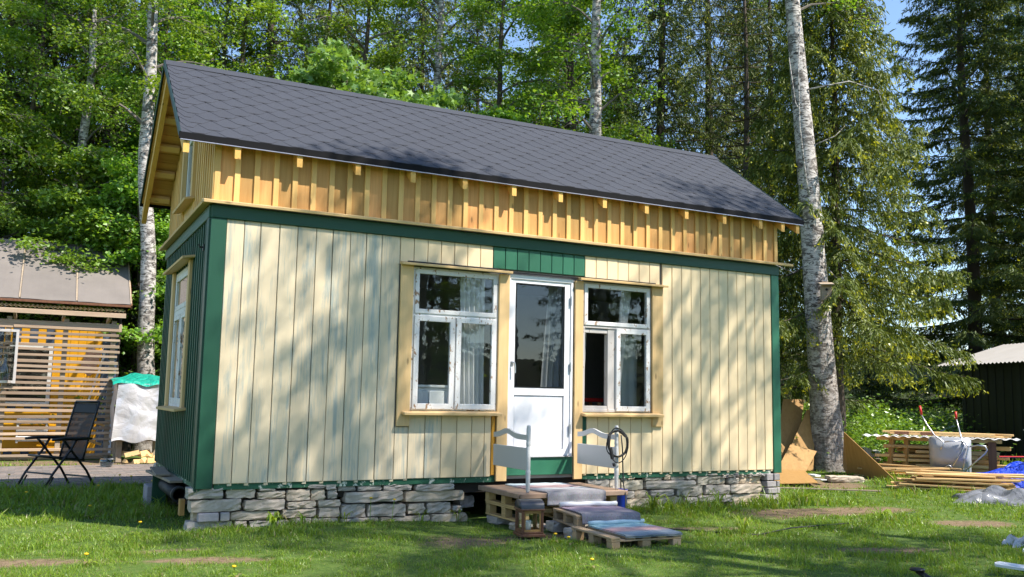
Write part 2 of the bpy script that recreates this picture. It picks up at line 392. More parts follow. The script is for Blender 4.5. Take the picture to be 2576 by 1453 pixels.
def mat_glass(name, tint=(0.93, 0.96, 0.95), boost=1.6, rough=0.0):
    m, nt, o = new_mat(name)
    back = N(nt, 'NewGeometry').outputs['Backfacing']
    fr = N(nt, 'Fresnel', {'IOR': math_(nt, 'MULTIPLY_ADD', back, 1/1.5-1.5, 1.5)}).outputs[0]
    wob = N(nt, 'Bump', {'Height': noise(nt, coords(nt, (5, 5, 5)), 1.0, 2, 0.5), 'Strength': 0.025, 'Distance': 0.02}).outputs[0]
    g = N(nt, 'BsdfGlossy', {'Color': (1, 1, 1, 1), 'Roughness': rough, 'Normal': wob}).outputs[0]
    t = N(nt, 'BsdfTransparent', {'Color': c4(tint)}).outputs[0]
    nt.links.new(N(nt, 'MixShader', {0: math_(nt, 'MULTIPLY', fr, boost), 1: t, 2: g}).outputs[0], o.inputs[0]); return m
M['glass'] = mat_glass('window_glass', (0.97, 0.985, 0.98), 1.0)
M['doorglass'] = mat_glass('dark_door_glass', (0.72, 0.74, 0.75), 1.0)
M['jar'] = mat_glass('grey_jar_glass', (0.5, 0.58, 0.62), 2.0)
def mat_cloth(name, c, trans=0.35):
    m, nt, o = new_mat(name)
    d = N(nt, 'BsdfDiffuse', {'Color': c4(c)}).outputs[0]; t = N(nt, 'BsdfTranslucent', {'Color': c4(c)}).outputs[0]
    nt.links.new(N(nt, 'MixShader', {0: trans, 1: d, 2: t}).outputs[0], o.inputs[0]); return m
M['curtain'] = mat_cloth('white_curtain', (0.80, 0.80, 0.80))
def mat_mesh():
    m, nt, o = new_mat('black_mesh_fabric')
    d = N(nt, 'BsdfPrincipled', {'Base Color': (0.012, 0.012, 0.014, 1), 'Roughness': 0.7}).outputs[0]
    t = N(nt, 'BsdfTransparent', {'Color': (1, 1, 1, 1)}).outputs[0]
    nt.links.new(N(nt, 'MixShader', {0: 0.10, 1: d, 2: t}).outputs[0], o.inputs[0]); return m
M['meshfab'] = mat_mesh()
def mat_rug(name, stops, axis=1, lo=-0.5, hi=0.5, tweed=0.5):
    m, nt, o = new_mat(name)
    co = N(nt, 'TexCoord').outputs['Object']; y = N(nt, 'SeparateXYZ', {0: co}).outputs[axis]
    w = noise(nt, coords(nt, (6, 6, 6)), 1.0, 3, 0.6)
    y = math_(nt, 'ADD', y, math_(nt, 'MULTIPLY_ADD', w, 0.06, -0.03))
    f = N(nt, 'MapRange', {'Value': y, 'From Min': lo, 'From Max': hi}).outputs[0]
    col = ramp(nt, f, stops)
    s = [40, 40, 40]; s[0] = 160; s[axis] = 120
    t1 = noise(nt, coords(nt, tuple(s)), 1.0, 2, 0.6, out=1)
    hs = N(nt, 'HueSaturation', {'Color': t1, 'Saturation': 0.5, 'Value': 1.1}).outputs[0]
    col = mix(nt, tweed, col, hs, 'OVERLAY')
    t2 = noise(nt, coords(nt, tuple(s)), 1.0, 2, 0.6)
    col = N(nt, 'HueSaturation', {'Color': col, 'Saturation': 0.85}).outputs[0]
    finish(nt, o, col, 0.95, t2, 0.5, 0.006, spec=0.1); return m
def mat_tarp(name, c, rough, metal=0.0, fold=2.2, bstr=0.9, dist=0.12):
    m, nt, o = new_mat(name)
    n1 = noise(nt, coords(nt, (fold,)*3), 1.0, 6, 0.62, 1.5); v = N(nt, 'TexVoronoi', {'Vector': coords(nt, (fold*2.6,)*3), 'Scale': 1.0}, feature='DISTANCE_TO_EDGE').outputs[0]
    finish(nt, o, c, rough, math_(nt, 'ADD', n1, math_(nt, 'MULTIPLY', math_(nt, 'MINIMUM', v, 0.3), 0.8)), bstr, dist, metal, 0.5); return m
M['silver'] = mat_tarp('silver_tarp', (0.62, 0.60, 0.62), 0.40, 0.35, fold=1.8, bstr=0.4, dist=0.06)
M['teal'] = mat_tarp('teal_tarp', (0.005, 0.33, 0.24), 0.45)
M['bluetarp'] = mat_tarp('blue_tarp', (0.015, 0.06, 0.62), 0.4, fold=3)
M['greyplastic'] = mat_tarp('grey_plastic_sheet', (0.17, 0.175, 0.19), 0.25, 0.0, fold=2.2, bstr=0.5, dist=0.08)
M['whitetarp'] = mat_tarp('white_tarp', (0.62, 0.62, 0.64), 0.45, fold=3)

# ------------------------------------------------------------------ ground and lawn
DIRT = [(7.4, -0.9, 1.25, 0.5, -0.1), (5.6, -3.25, 0.8, 0.22, -0.35), (8.3, -2.3, 0.7, 0.28, -0.3), (2.45, -1.5, 0.7, 0.38, -0.3), (-1.35, -1.35, 0.6, 0.2, -0.2),
        (-0.1, -1.65, 0.5, 0.13, -0.2), (4.9, -1.45, 0.8, 0.12, -0.15), (10.4, 2.3, 1.5, 0.8, 0.2), (3.6, -1.7, 0.6, 0.8, 0.0), (4.3, 0.2, 0.5, 0.4, 0.0), (-0.4, -1.05, 0.35, 0.1, 0.0), (0.0, 9.4, 3.0, 0.9, 0.0)]
_ph = rng.uniform(0, 6.28, 24); _fr = rng.uniform(0.5, 2.6, (24, 2)) * np.where(rng.random((24, 2)) < 0.5, -1, 1)
def wob(x, y, k=1.0):
    return sum(np.sin(k*(_fr[i, 0]*x+_fr[i, 1]*y)+_ph[i]) for i in range(24))/4.9
def dirt(x, y):
    d = np.zeros_like(x)
    for cx, cy_, rx, ry, a in DIRT:
        u = (x-cx)*cos(a)+(y-cy_)*sin(a); v = -(x-cx)*sin(a)+(y-cy_)*cos(a)
        q = np.sqrt((u/rx)**2+(v/ry)**2)+0.28*wob(x, y, 2.2)
        d = np.maximum(d, np.clip(1.45-1.05*q+0.10*wob(x, y, 9.0), 0, 1))
    return d
def paved(x, y): return (x > -3.6) & (x < 0.75) & (y > 4.25+0.55*np.clip((x+1.75)/1.7, 0, 1)+0.10*wob(x, y, 2.5)) & (y < 8.6)
def ground_z(x, y):
    x = np.asarray(x, float); y = np.asarray(y, float)
    q = np.hypot(x-3, y+6); s = np.clip((q-27)/22, 0, 1); s = s*s*(3-2*s)
    right = np.clip((x-14)/10, 0.15, 1)
    return G + 0.02*wob(x, y, 0.8) + s*4.2*right
xs = np.unique(np.concatenate([np.linspace(-150, -20, 14), np.linspace(-20, -4, 17), np.arange(-4, 16, 0.16), np.linspace(16, 46, 61), np.linspace(46, 220, 18)]))
ys = np.unique(np.concatenate([np.linspace(-120, -20, 11), np.linspace(-20, -7, 14), np.arange(-7, 12, 0.16), np.linspace(12, 44, 52), np.linspace(44, 220, 18)]))
X, Y = np.meshgrid(xs, ys); Z = ground_z(X, Y) - 0.008*dirt(X, Y)
nv, nu = X.shape; ii = np.arange(nv*nu).reshape(nv, nu)
a, b, c, d = ii[:-1, :-1].ravel(), ii[:-1, 1:].ravel(), ii[1:, 1:].ravel(), ii[1:, :-1].ravel()
def mat_ground():
    m, nt, o = new_mat('lawn_soil')
    at = N(nt, 'Attribute', attribute_name='dirt').outputs['Fac']
    v = coords(nt); n1 = noise(nt, v, 1.1, 6, 0.65); n2 = noise(nt, v, 14, 6, 0.7); n3 = noise(nt, v, 70, 4, 0.7)
    turf = ramp(nt, n2, [(0.3, (0.05, 0.095, 0.018)), (0.55, (0.09, 0.145, 0.028)), (0.75, (0.15, 0.13, 0.06))])
    soil = ramp(nt, n2, [(0.3, (0.12, 0.085, 0.05)), (0.7, (0.26, 0.19, 0.12))])
    soil = mix(nt, ramp(nt, n3, [(0.6, 0.0), (0.7, 0.8)]), soil, (0.08, 0.06, 0.04))
    k = math_(nt, 'ADD', at, math_(nt, 'MULTIPLY_ADD', n2, 0.6, -0.3))
    far = N(nt, 'MapRange', {'Value': N(nt, 'SeparateXYZ', {0: N(nt, 'TexCoord').outputs['Object']}).outputs[2], 'From Min': 0.0, 'From Max': 1.2}).outputs[0]
    turf = mix(nt, far, turf, ramp(nt, n1, [(0.35, (0.035, 0.03, 0.018)), (0.6, (0.04, 0.06, 0.018))]))
    col = mix(nt, ramp(nt, k, [(0.30, 0.0), (0.75, 1.0)]), turf, soil)
    finish(nt, o, col, 0.95, math_(nt, 'ADD', n2, math_(nt, 'MULTIPLY', n3, 0.3)), 0.7, 0.03, spec=0.15); return m
gm = fast_mesh('ground', np.stack([X.ravel(), Y.ravel(), Z.ravel()], 1), np.concatenate([np.stack([a, b, c], 1), np.stack([a, c, d], 1)]), [mat_ground()], smooth=True)
at = gm.attributes.new('dirt', 'FLOAT', 'POINT'); at.data.foreach_set('value', dirt(X, Y).ravel().astype(np.float32))
struct('ground', gm)

def blades(px, py, pz, h, w, lean, seg=True):
    n = len(px); az = rng.uniform(0, 2*pi, n); wd = rng.uniform(0, 2*pi, n)
    base = np.stack([px, py, pz], 1)
    side = np.stack([np.cos(az), np.sin(az), np.zeros(n)], 1)*(w/2)[:, None]
    ld = np.stack([np.cos(wd), np.sin(wd), np.zeros(n)], 1)
    up = np.array([0, 0, 1.0])
    mid = base+up*(h*0.55)[:, None]+ld*(h*lean*0.25)[:, None]
    tip = base+up*(h*np.sqrt(np.clip(1-(0.7*lean)**2, 0.1, 1)))[:, None]+ld*(h*lean)[:, None]
    V = np.stack([base-side, base+side, mid+side*0.75, mid-side*0.75, tip], 1).reshape(-1, 3)
    k = np.arange(n)*5
    T = np.stack([np.stack([k, k+1, k+2], 1), np.stack([k, k+2, k+3], 1), np.stack([k+3, k+2, k+4], 1)], 1).reshape(-1, 3)
    return V, T
def lawn():
    P = []
    cx, cyy = -1.4582, -9.4303
    for r0, r1, dens, hh, ww in ((5.6, 8.5, 5600, 0.027, 0.0055), (8.5, 11.5, 3400, 0.030, 0.0075), (11.5, 15, 1700, 0.034, 0.011), (15, 21, 600, 0.055, 0.017), (21, 32, 140, 0.12, 0.03)):
        a0, a1 = radians(-5), radians(62)
        n = int((a1-a0)/2*(r1*r1-r0*r0)*dens)
        r = np.sqrt(rng.uniform(r0*r0, r1*r1, n)); t = rng.uniform(a0, a1, n)
        x = cx+r*np.sin(t); y = cyy+r*np.cos(t)
        dz = dirt(x, y); w1 = wob(x, y, 1.1); w2 = wob(x, y, 3.7); w3 = wob(x*1.0, y*1.0, 9.0)
        keep = rng.random(n) < np.clip((1-0.92*dz)*(0.78+0.45*w2+0.3*w3), 0.03, 1)
        keep &= ~((x > 0.12) & (x < 7.5) & (y > 0.12) & (y < 3.6))
        keep &= ~paved(x, y); keep &= ~((x > 3.0) & (x < 4.4) & (y > -1.0) & (y < 0.2)); keep &= ~((y > 9.9) & (x < 1))
        keep &= ~((x > 3.3) & (x < 4.0) & (y > -1.65) & (y < -1.0))
        x, y, w1, w2, w3, dz = (q[keep] for q in (x, y, w1, w2, w3, dz)); n = len(x)
        h = hh*np.exp(rng.normal(0, 0.35, n))*(1+0.35*w1+0.4*np.clip(w2, 0, 2)+0.35*np.clip(w3, 0, 2))*(1-0.6*dz)
        # longer grass left unmown along the foundation, the steps, the timber and the paving edge
        edge = np.exp(-((y+0.12)/0.20)**2)*((x > -0.3) & (x < 2.9))*0.15+np.exp(-((y+0.22)/0.30)**2)*((x > 4.4) & (x < 8.0))*1.9
        edge = edge+np.exp(-((x-8.0)**2/0.20+(y-0.1)**2/0.5))*0.8+np.exp(-((x-5.15)**2/0.45+(y+2.0)**2/0.10))*0.9
        edge = edge+np.exp(-((x-7.3)**2/0.8+(y+1.9)**2/0.12))*0.7+np.exp(-(((x-0.2)/0.8)**2+((y+0.35)/0.15)**2))*0.7+((x < 0) & (y > 1.2) & (y < 4.6))*1.0
        h = h*(1+edge); P.append((x, y, ground_z(x, y)-0.012, np.clip(h, 0.012, 0.32), ww*rng.uniform(0.6, 1.3, n)*(1+0.3*np.clip(edge, 0, 2)), rng.uniform(0.2, 1.0, n)))
    A = [np.concatenate([p[i] for p in P]) for i in range(6)]
    V, T = blades(*A); return fast_mesh('lawn_grass', V, T, [M['grass']])
tag(link('lawn_grass', lawn()), 'short uneven green grass covering the yard around the cottage', 'grass', kind='stuff')

# ------------------------------------------------------------------ the cottage
L, D, H = 7.61, 3.52, 2.68
house = thing('wooden_cottage', 'cream and green board cottage with a dark shingled roof and raw timber upper band', 'cottage', (0, 0, 0))
# masonry-free body: lining behind the boards, floor, ceiling
MB_ = MB()
def wallbox(x0, x1, z0, z1, y=0.07, t=0.05): MB_.box(((x0+x1)/2, y, (z0+z1)/2), (x1-x0, t, z1-z0))
for q in ((0.05, 2.20, 0.0, 3.46), (2.20, 3.25, 0.0, 0.78), (2.20, 4.42, 2.36, 3.46), (3.25, 3.38, 0.0, 2.36), (3.38, 4.29, 0.0, 0.24), (4.29, 4.42, 0.0, 2.36), (4.42, 5.44, 0.0, 0.78), (4.42, 5.44, 2.36, 3.46), (5.44, 7.56, 0.0, 3.46)): wallbox(*q)
MB_.box((L/2, D-0.05, 1.72), (L-0.1, 0.05, 3.46))
MB_.box((L-0.05, D/2, 1.72), (0.05, D-0.2, 3.46))
for y0, y1, z0, z1 in ((0.10, 1.2, 0, 3.46), (2.42, 3.42, 0, 3.46), (1.2, 2.42, 0, 0.74), (1.2, 2.42, 2.36, 3.46)): MB_.box((0.07, (y0+y1)/2, (z0+z1)/2), (0.05, y1-y0, z1-z0))
MB_.box((L/2, D/2, 0.05), (L-0.12, D-0.12, 0.08)); MB_.box((L/2, D/2, 2.60), (L-0.22, D-0.22, 0.06))
built('inner_wall', house, MB_, M['room'])
built('floor_beam', house, MB().box((L/2, 0.16, -0.07), (L-0.1, 0.14, 0.15)).box((L/2, D-0.16, -0.07), (L-0.1, 0.14, 0.15)).box((0.16, D/2, -0.07), (0.14, D-0.5, 0.15)).box((L-0.16, D/2, -0.07), (0.14, D-0.5, 0.15)), M['under'])

def board_mesh(w, h, mat, stub=0.0, sx=0.0, jag=0.0):
    mb = MB().box((0, 0, 0), (w, 0.022, h), 0.004)
    if stub > 0: mb.box((sx, 0.004, -h/2-stub/2+0.004), (0.042, 0.014, stub), 0.003)
    return mb.mesh('board', mat)
def front_board(x0, x1, z0, z1, mat, stub=0.0, y=0.018):
    w = x1-x0-0.007
    o = link('board', board_mesh(w, z1-z0, mat, stub, w/2-0.012), house, ((x0+x1)/2, y+random.uniform(-0.002, 0.002), (z0+z1)/2), (0, random.uniform(-0.0012, 0.0012), 0)); return o
ZB = 0.035
# left half: wide old boards thinly painted
seam = [0.155, 0.335, 0.50, 0.695, 0.885, 1.085, 1.265, 1.46, 1.64, 1.82, 2.035]
for x0, x1 in zip(seam[:-1], seam[1:]): front_board(x0, x1, ZB-0.004, 2.685, M['cream_thin'], 0.028)
front_board(2.035, 2.195, ZB-0.004, 0.595, M['cream_thin'], 0.02)
for x0, x1, m in ((2.195, 2.39, M['cream_thin']), (2.39, 2.585, M['cream_thin']), (2.585, 2.775, M['cream']), (2.775, 2.96, M['cream']), (2.96, 3.12, M['cream']), (3.12, 3.205, M['cream'])): front_board(x0, x1, ZB, 0.725, m, 0.0)
front_board(3.207, 3.262, 0.05, 0.725, M['ochre'])
for i in range(7):
    x0 = 2.035+i*0.1645; front_board(x0, x0+0.1645, 2.41, 2.685, M['cream'])
for i in range(8):
    x0 = 3.19+i*0.1575; front_board(x0, x0+0.1575, 2.43, 2.685, M['green_lite'])
xx = 4.452
while xx < 5.55: front_board(xx, min(xx+0.162, 5.63), 2.41, 2.685, M['cream']); xx += 0.162
front_board(4.425, 4.49, 0.30, 0.725, M['green'])
front_board(4.425, 4.49, ZB, 0.296, M['cream'], 0.02)
for i in range(7):
    x0 = 4.49+i*0.162; front_board(x0, x0+0.162, ZB, 0.725 if i < 6 else 0.60, M['cream'], 0.028)
xx = 5.626
while xx < 7.45: front_board(xx, min(xx+0.1555, 7.478), ZB-0.004, 2.685, M['cream'], 0.028); xx += 0.1555
# green trim: corner boards, frieze, bottom sill
piece('corner_board', house, (0.075, 0.005, 1.335), (0.155, 0.026, 2.70), M['green'], 0.004)
piece('corner_board', house, (7.545, 0.005, 1.335), (0.135, 0.026, 2.70), M['green_lite'], 0.004)
piece('corner_board', house, (-0.006, 0.085, 1.32), (0.026, 0.145, 2.73), M['green'], 0.004)
piece('frieze_board', house, (L/2, -0.002, 2.752), (L+0.006, 0.036, 0.132), M['green'], 0.004)
piece('frieze_board', house, (-0.008, D/2+0.01, 2.752), (0.03, D-0.02, 0.132), M['green_side'], 0.004)
piece('bottom_sill', house, (1.72, 0.036, 0.005), (3.1, 0.022, 0.07), M['sill_green'], 0.003)
piece('bottom_sill', house, (5.95, 0.036, 0.005), (3.0, 0.022, 0.07), M['sill_green'], 0.003)
# ledge board between painted wall and raw timber
built('ledge_board', house, MB().box((3.85, -0.045, 2.843), (7.90, 0.12, 0.034), 0.004, Matrix.Rotation(radians(10), 3, 'X')), M['trim_x'])
built('ledge_board', house, MB().box((-0.052, D/2+0.03, 2.838), (0.115, D+0.10, 0.030), 0.004, Matrix.Rotation(radians(-14), 3, 'Y')), M['trim_y'])
# raw upper band: boards with battens over the joints
n = 38; step = (L-0.04)/n
for i in range(n):
    x = 0.02+step*(i+0.5)
    piece('upper_board', house, (x, 0.024+random.uniform(-0.001, 0.001), 3.185), (step-0.004, 0.020, 0.63), M['board'], 0.002)
for i in range(n+1):
    x = 0.035+(L-0.07)/n*i
    piece('batten', house, (x, 0.004, 3.18), (0.058, 0.020, 0.62), M['batten'], 0.003, (0, random.uniform(-0.003, 0.003), 0))
# left side wall, lower green boards with battens, side window opening y 1.20-2.42
yy = 0.16; k = 0
while yy < D-0.02:
    y1 = min(yy+0.148, D)
    spans = [(0.02, 0.745), (2.375, 2.69)] if (yy+0.07 > 1.16 and yy+0.07 < 2.46) else [(0.02, 2.69)]
    for z0, z1 in spans: piece('side_board', house, (0.022, (yy+y1)/2, (z0+z1)/2), (0.022, y1-yy-0.006, z1-z0), M['green_side'], 0.004)
    for z0, z1 in spans: piece('side_batten', house, (0.004, yy, (z0+z1)/2), (0.016, 0.034, z1-z0), M['green_side'], 0.004)
    yy += 0.148
piece('bottom_sill', house, (0.03, D/2, -0.005), (0.02, D-0.02, 0.06), M['sill_green'], 0.003)
# right side wall (seen only from a step aside)
for i in range(23):
    y0 = 0.02+i*0.152; piece('side_board', house, (L-0.012, y0+0.076, 1.36), (0.022, 0.146, 2.66), M['green_side'], 0.004)
    piece('upper_board', house, (L-0.012, y0+0.076, 3.13), (0.022, 0.146, 0.56), M['board'], 0.004)
for i in range(24):
    piece('rear_board', house, (0.16+i*0.317, D-0.005, 1.72), (0.312, 0.022, 3.4), M['green_side'], 0.004)
# left gable: raw vertical boards and battens cut to the roof slope
AL = atan2(4.84-3.49, 1.91); SA, CA = sin(AL), cos(AL)
def roof_under(y, drop=0.16): return 4.84-abs(y-1.76)*math.tan(AL)-drop
for side, sx, mat_b in ((0.022, -1, M['gable']), (L-0.012, 1, M['board'])):
    yy = 0.0
    while yy < D-0.01:
        y1 = min(yy+0.1466, D)
        zb = 2.86; t0, t1 = roof_under(yy+0.003, 0.05), roof_under(y1-0.003, 0.05)
        top = [(yy+0.003, zb), (y1-0.003, zb), (y1-0.003, t1)]
        if yy < 1.76 < y1: top.append((1.76, roof_under(1.76, 0.05)))
        top.append((yy+0.003, t0))
        if sx < 0 and 1.35 < yy+0.07 < 2.15:
            MBa = MB().prism([(yy+0.003, zb), (y1-0.003, zb), (y1-0.003, 3.16), (yy+0.003, 3.16)], (side-0.011, 0, 0), (0, 1, 0), (0, 0, 1), (1, 0, 0), 0.022)
            built('gable_board', house, MBa, mat_b)
            tp = [p for p in top if p[1] > 3]; MBa = MB().prism([(yy+0.003, 4.0), (y1-0.003, 4.0)]+top[2:], (side-0.011, 0, 0), (0, 1, 0), (0, 0, 1), (1, 0, 0), 0.022)
            built('gable_board', house, MBa, mat_b)
        else:
            built('gable_board', house, MB().prism(top, (side-0.011, 0, 0), (0, 1, 0), (0, 0, 1), (1, 0, 0), 0.022), mat_b)
        if sx < 0 and not 1.33 < yy < 2.17:
            zt = roof_under(yy, 0.08); piece('gable_batten', house, (0.003, yy+0.03 if yy < 0.01 else yy, (zb+zt)/2), (0.018, 0.055, zt-zb), M['batten'], 0.003)
        yy += 0.1466
# gable window
gw = link('gable_window', None, house, (0.0, 1.76, 3.58))
piece('frame', gw, (-0.012, -0.43, 0), (0.05, 0.10, 0.90), M['gable'], 0.003); piece('frame', gw, (-0.012, 0.43, 0), (0.05, 0.10, 0.90), M['gable'], 0.003)
piece('frame', gw, (-0.012, 0, 0.47), (0.05, 0.96, 0.09), M['trim_y'], 0.003)
piece('sill', gw, (-0.05, 0, -0.46), (0.13, 1.02, 0.028), M['trim_y'], 0.003, (0, radians(-14), 0))
built('sash', gw, MB().box((0.03, -0.35, 0), (0.03, 0.06, 0.82), 0.003).box((0.03, 0.35, 0), (0.03, 0.06, 0.82), 0.003).box((0.03, 0, 0.39), (0.03, 0.64, 0.06), 0.003).box((0.03, 0, -0.39), (0.03, 0.64, 0.06), 0.003), M['white'])
piece('pane', gw, (0.035, 0, 0), (0.004, 0.64, 0.72), M['glass'], 0)

# ---- roof: sheathing planks, rafters, shingles
EX, RX = -0.36, 7.95; EY, EZ, RY, RZ = -0.15, 3.49, 1.76, 4.84; SL = sqrt((RY-EY)**2+(RZ-EZ)**2)
up_f = Vector((0, CA, SA)); nrm_f = Vector((0, -SA, CA)); up_b = Vector((0, -CA, SA)); nrm_b = Vector((0, SA, CA))
def slope(front): return (Vector((0, EY, EZ)), up_f, nrm_f) if front else (Vector((0, 2*RY-EY, EZ)), up_b, nrm_b)
for front in (True, False):
    O, U, Nn = slope(front); rotx = AL if front else -AL
    k = 15; w = SL/k
    for i in range(k):
        p = O+U*(w*(i+0.5))-Nn*0.038
        piece('roof_plank', house, ((EX+RX)/2, p.y, p.z), (RX-EX-0.02, w-0.004, 0.022), M['deck'], 0.003, (rotx, 0, 0))
    xs_r = [-0.30]+[0.2+0.6345*i for i in range(12)]+[7.585, 7.86]
    for x in xs_r:
        a = O-U*0.0+Vector((x, 0, 0)); c = a+U*(SL/2-0.03)-Nn*0.105
        if front:
            # tail cut plumb: side outline of the rafter
            y0 = EY+0.012
            poly = [(y0, 3.30), (y0, EZ-0.045+0.0), (RY-0.02, RZ-0.075), (RY-0.02, RZ-0.075-0.135), (0.02, 3.30)]
            poly = [(y0, 3.285), (y0, 3.425), (RY-0.02, RZ-0.075), (RY-0.02, RZ-0.235)]
            built('rafter', house, MB().prism(poly, (x-0.029, 0, 0), (0, 1, 0), (0, 0, 1), (1, 0, 0), 0.058), M['rafter'])
        elif x < 0 or x > 7.4 or True:
            yb = 2*RY-EY-0.012
            poly = [(yb+(0.10 if x < 0 else 0), 3.285-(0.09 if x < 0 else 0)), (yb+(0.10 if x < 0 else 0), 3.425-(0.06 if x < 0 else 0)), (RY+0.0, RZ-0.075), (RY+0.0, RZ-0.235)]
            built('rafter', house, MB().prism(poly, (x-0.029, 0, 0), (0, 1, 0), (0, 0, 1), (1, 0, 0), 0.058), M['rafter'])
    for i in range(5):
        p = O+U*(0.16+i*0.46)-Nn*0.10
        piece('lookout', house, (-0.145, p.y, p.z), (0.25, 0.09, 0.055), M['trim_x'], 0.003, (rotx, 0, 0))
        piece('lookout', house, (7.72, p.y, p.z), (0.20, 0.09, 0.055), M['trim_x'], 0.003, (rotx, 0, 0))
    built('roof_felt', house, MB().box(tuple(O+U*(SL/2)-Nn*0.0205+Vector(((EX+RX)/2, 0, 0))), (RX-EX, SL, 0.010), 0, Matrix.Rotation(rotx, 3, 'X')), M['bitumen'])
    piece('rake_trim', house, (EX-0.006, (O+U*SL/2).y-Nn.y*0.028, (O+U*SL/2).z-Nn.z*0.028), (0.016, SL+0.01, 0.062), M['rake'], 0.003, (rotx, 0, 0))
    piece('rake_trim', house, (RX+0.006, (O+U*SL/2).y-Nn.y*0.028, (O+U*SL/2).z-Nn.z*0.028), (0.016, SL+0.01, 0.062), M['rake'], 0.003, (rotx, 0, 0))
    piece('drip_edge', house, ((EX+RX)/2, O.y+(0.003 if front else -0.003), EZ-0.041), (RX-EX+0.03, 0.018, 0.068), M['drip'], 0.003)
    if front: piece('drip_strip', house, ((EX+RX)/2, O.y+0.002, EZ-0.0805), (RX-EX, 0.016, 0.011), M['strip'], 0.002)
# hexagonal shingle tabs
TW, TE = 0.333, 0.146
hexp = [(-0.058, 0), (0.058, 0), (TW/2-0.004, TE-0.002), (TW/2-0.004, 2*TE-0.01), (-TW/2+0.004, 2*TE-0.01), (-TW/2+0.004, TE-0.002)]
def tab_mb(poly):
    n = len(poly); cx_, cy_ = sum(p[0] for p in poly)/n, sum(p[1] for p in poly)/n; TH = 0.004
    ins = [(p[0]-math.copysign(min(0.0010, abs(p[0])), p[0]), p[1]+(0.0085 if p[1] < 0.01 else (0.001 if p[1] < 0.2 else 0))) for p in poly]
    V = [(a, b_, 0) for a, b_ in poly]+[(a, b_, TH*0.6) for a, b_ in poly]+[(a, b_, TH) for a, b_ in ins]
    mb = MB(); mb.add(V, [tuple(range(2*n, 3*n))], 0)
    mb.f += [(i, (i+1) % n, n+(i+1) % n, n+i) for i in range(n)]+[(n+i, n+(i+1) % n, 2*n+(i+1) % n, 2*n+i) for i in range(n)]; mb.m += [1 if poly[i][1] < 0.01 and poly[(i+1) % n][1] < 0.01 else 0 for i in range(n)]*2
    return mb
hex_me = tab_mb(hexp).mesh('shingle', [M['shingle'], M['bitumen']])
rest = {True: MB(), False: MB()}; tabs = []
rows = int(SL/TE)
for r in range(rows):
    off = 0.0 if r % 2 else TW/2
    k0 = int((RX-EX)/TW)+1
    for i in range(k0+1):
        x = EX+off+TW*i
        if x-TW/2 < EX-0.02 or x+TW/2 > RX+0.02:
            x = min(max(x, EX+TW*0.30), RX-TW*0.30); s = 0.55
        else: s = 1.0
        tabs.append((x, r*TE-0.004+random.uniform(-0.002, 0.002), s, r))
O, U, Nn = slope(True)
tabs.sort(key=lambda t: (t[0]+1.46)**2+((O+U*t[1]).y+9.43)**2)
tilt = math.atan2(0.0082, 2*TE)
for fr_ in (True, False):
    O_, U_, N_ = slope(fr_); p_ = O_+U_*0.070-N_*0.0048
    piece('starter_strip', house, ((EX+RX)/2, p_.y, p_.z), (RX-EX+0.01, 0.150, 0.005), M['shingle'], 0, (AL if fr_ else -AL, 0, 0))
for n_, (x, v, s, r) in enumerate(tabs):
    vmax = SL-v
    p = O+U*v-Nn*0.0090+Vector((x, 0, 0)); R = Matrix.Rotation(AL, 3, 'X') @ Matrix.Rotation(-tilt, 3, 'X')
    if n_ < 300 and vmax > 2*TE:
        link('shingle', hex_me, house, p+Nn*0.0085, (AL-tilt+random.uniform(-0.003, 0.003), 0, 0), (s, 1, 1))
    else:
        hp = [(a*s, min(b_, vmax)) for a, b_ in hexp]
        t = tab_mb(hp)
        V = t.v[0] @ np.array(R).T + np.array(p+Nn*0.0085); rest[True].v.append(V); rest[True].f += [tuple(i+rest[True].n for i in f) for f in t.f]; rest[True].m += t.m; rest[True].n += len(V)
o = built('shingle_field', house, rest[True], [M['shingle'], M['bitumen']]); o['kind'] = 'stuff'
O, U, Nn = slope(False); R = Matrix.Rotation(pi, 3, 'Z') @ Matrix.Rotation(AL-tilt, 3, 'X')
for (x, v, s, r) in tabs:
    t = tab_mb([(a*s, min(b_, SL-v)) for a, b_ in hexp]); p = O+U*v-Nn*0.0005+Vector((x, 0, 0))
    V = t.v[0] @ np.array(R).T + np.array(p); q = rest[False]; q.v.append(V); q.f += [tuple(i+q.n for i in f) for f in t.f]; q.m += t.m; q.n += len(V)
o = built('shingle_field', house, rest[False], [M['shingle'], M['bitumen']]); o['kind'] = 'stuff'
for i in range(25):
    x = EX+0.17+i*0.333
    link('ridge_cap', MB().prism([(-0.13, -0.092), (0, 0.004), (0.13, -0.092), (0.13, -0.086), (0, 0.011), (-0.13, -0.086)], (0, 0, 0), (0, 1, 0), (0, 0, 1), (1, 0, 0), 0.34).mesh('ridge_cap', M['shingle']) if i == 0 else bpy.data.meshes['ridge_cap'], house, (x-0.17, RY, RZ+0.004+0.0006*(i % 3)), (0, radians(-0.6), 0))

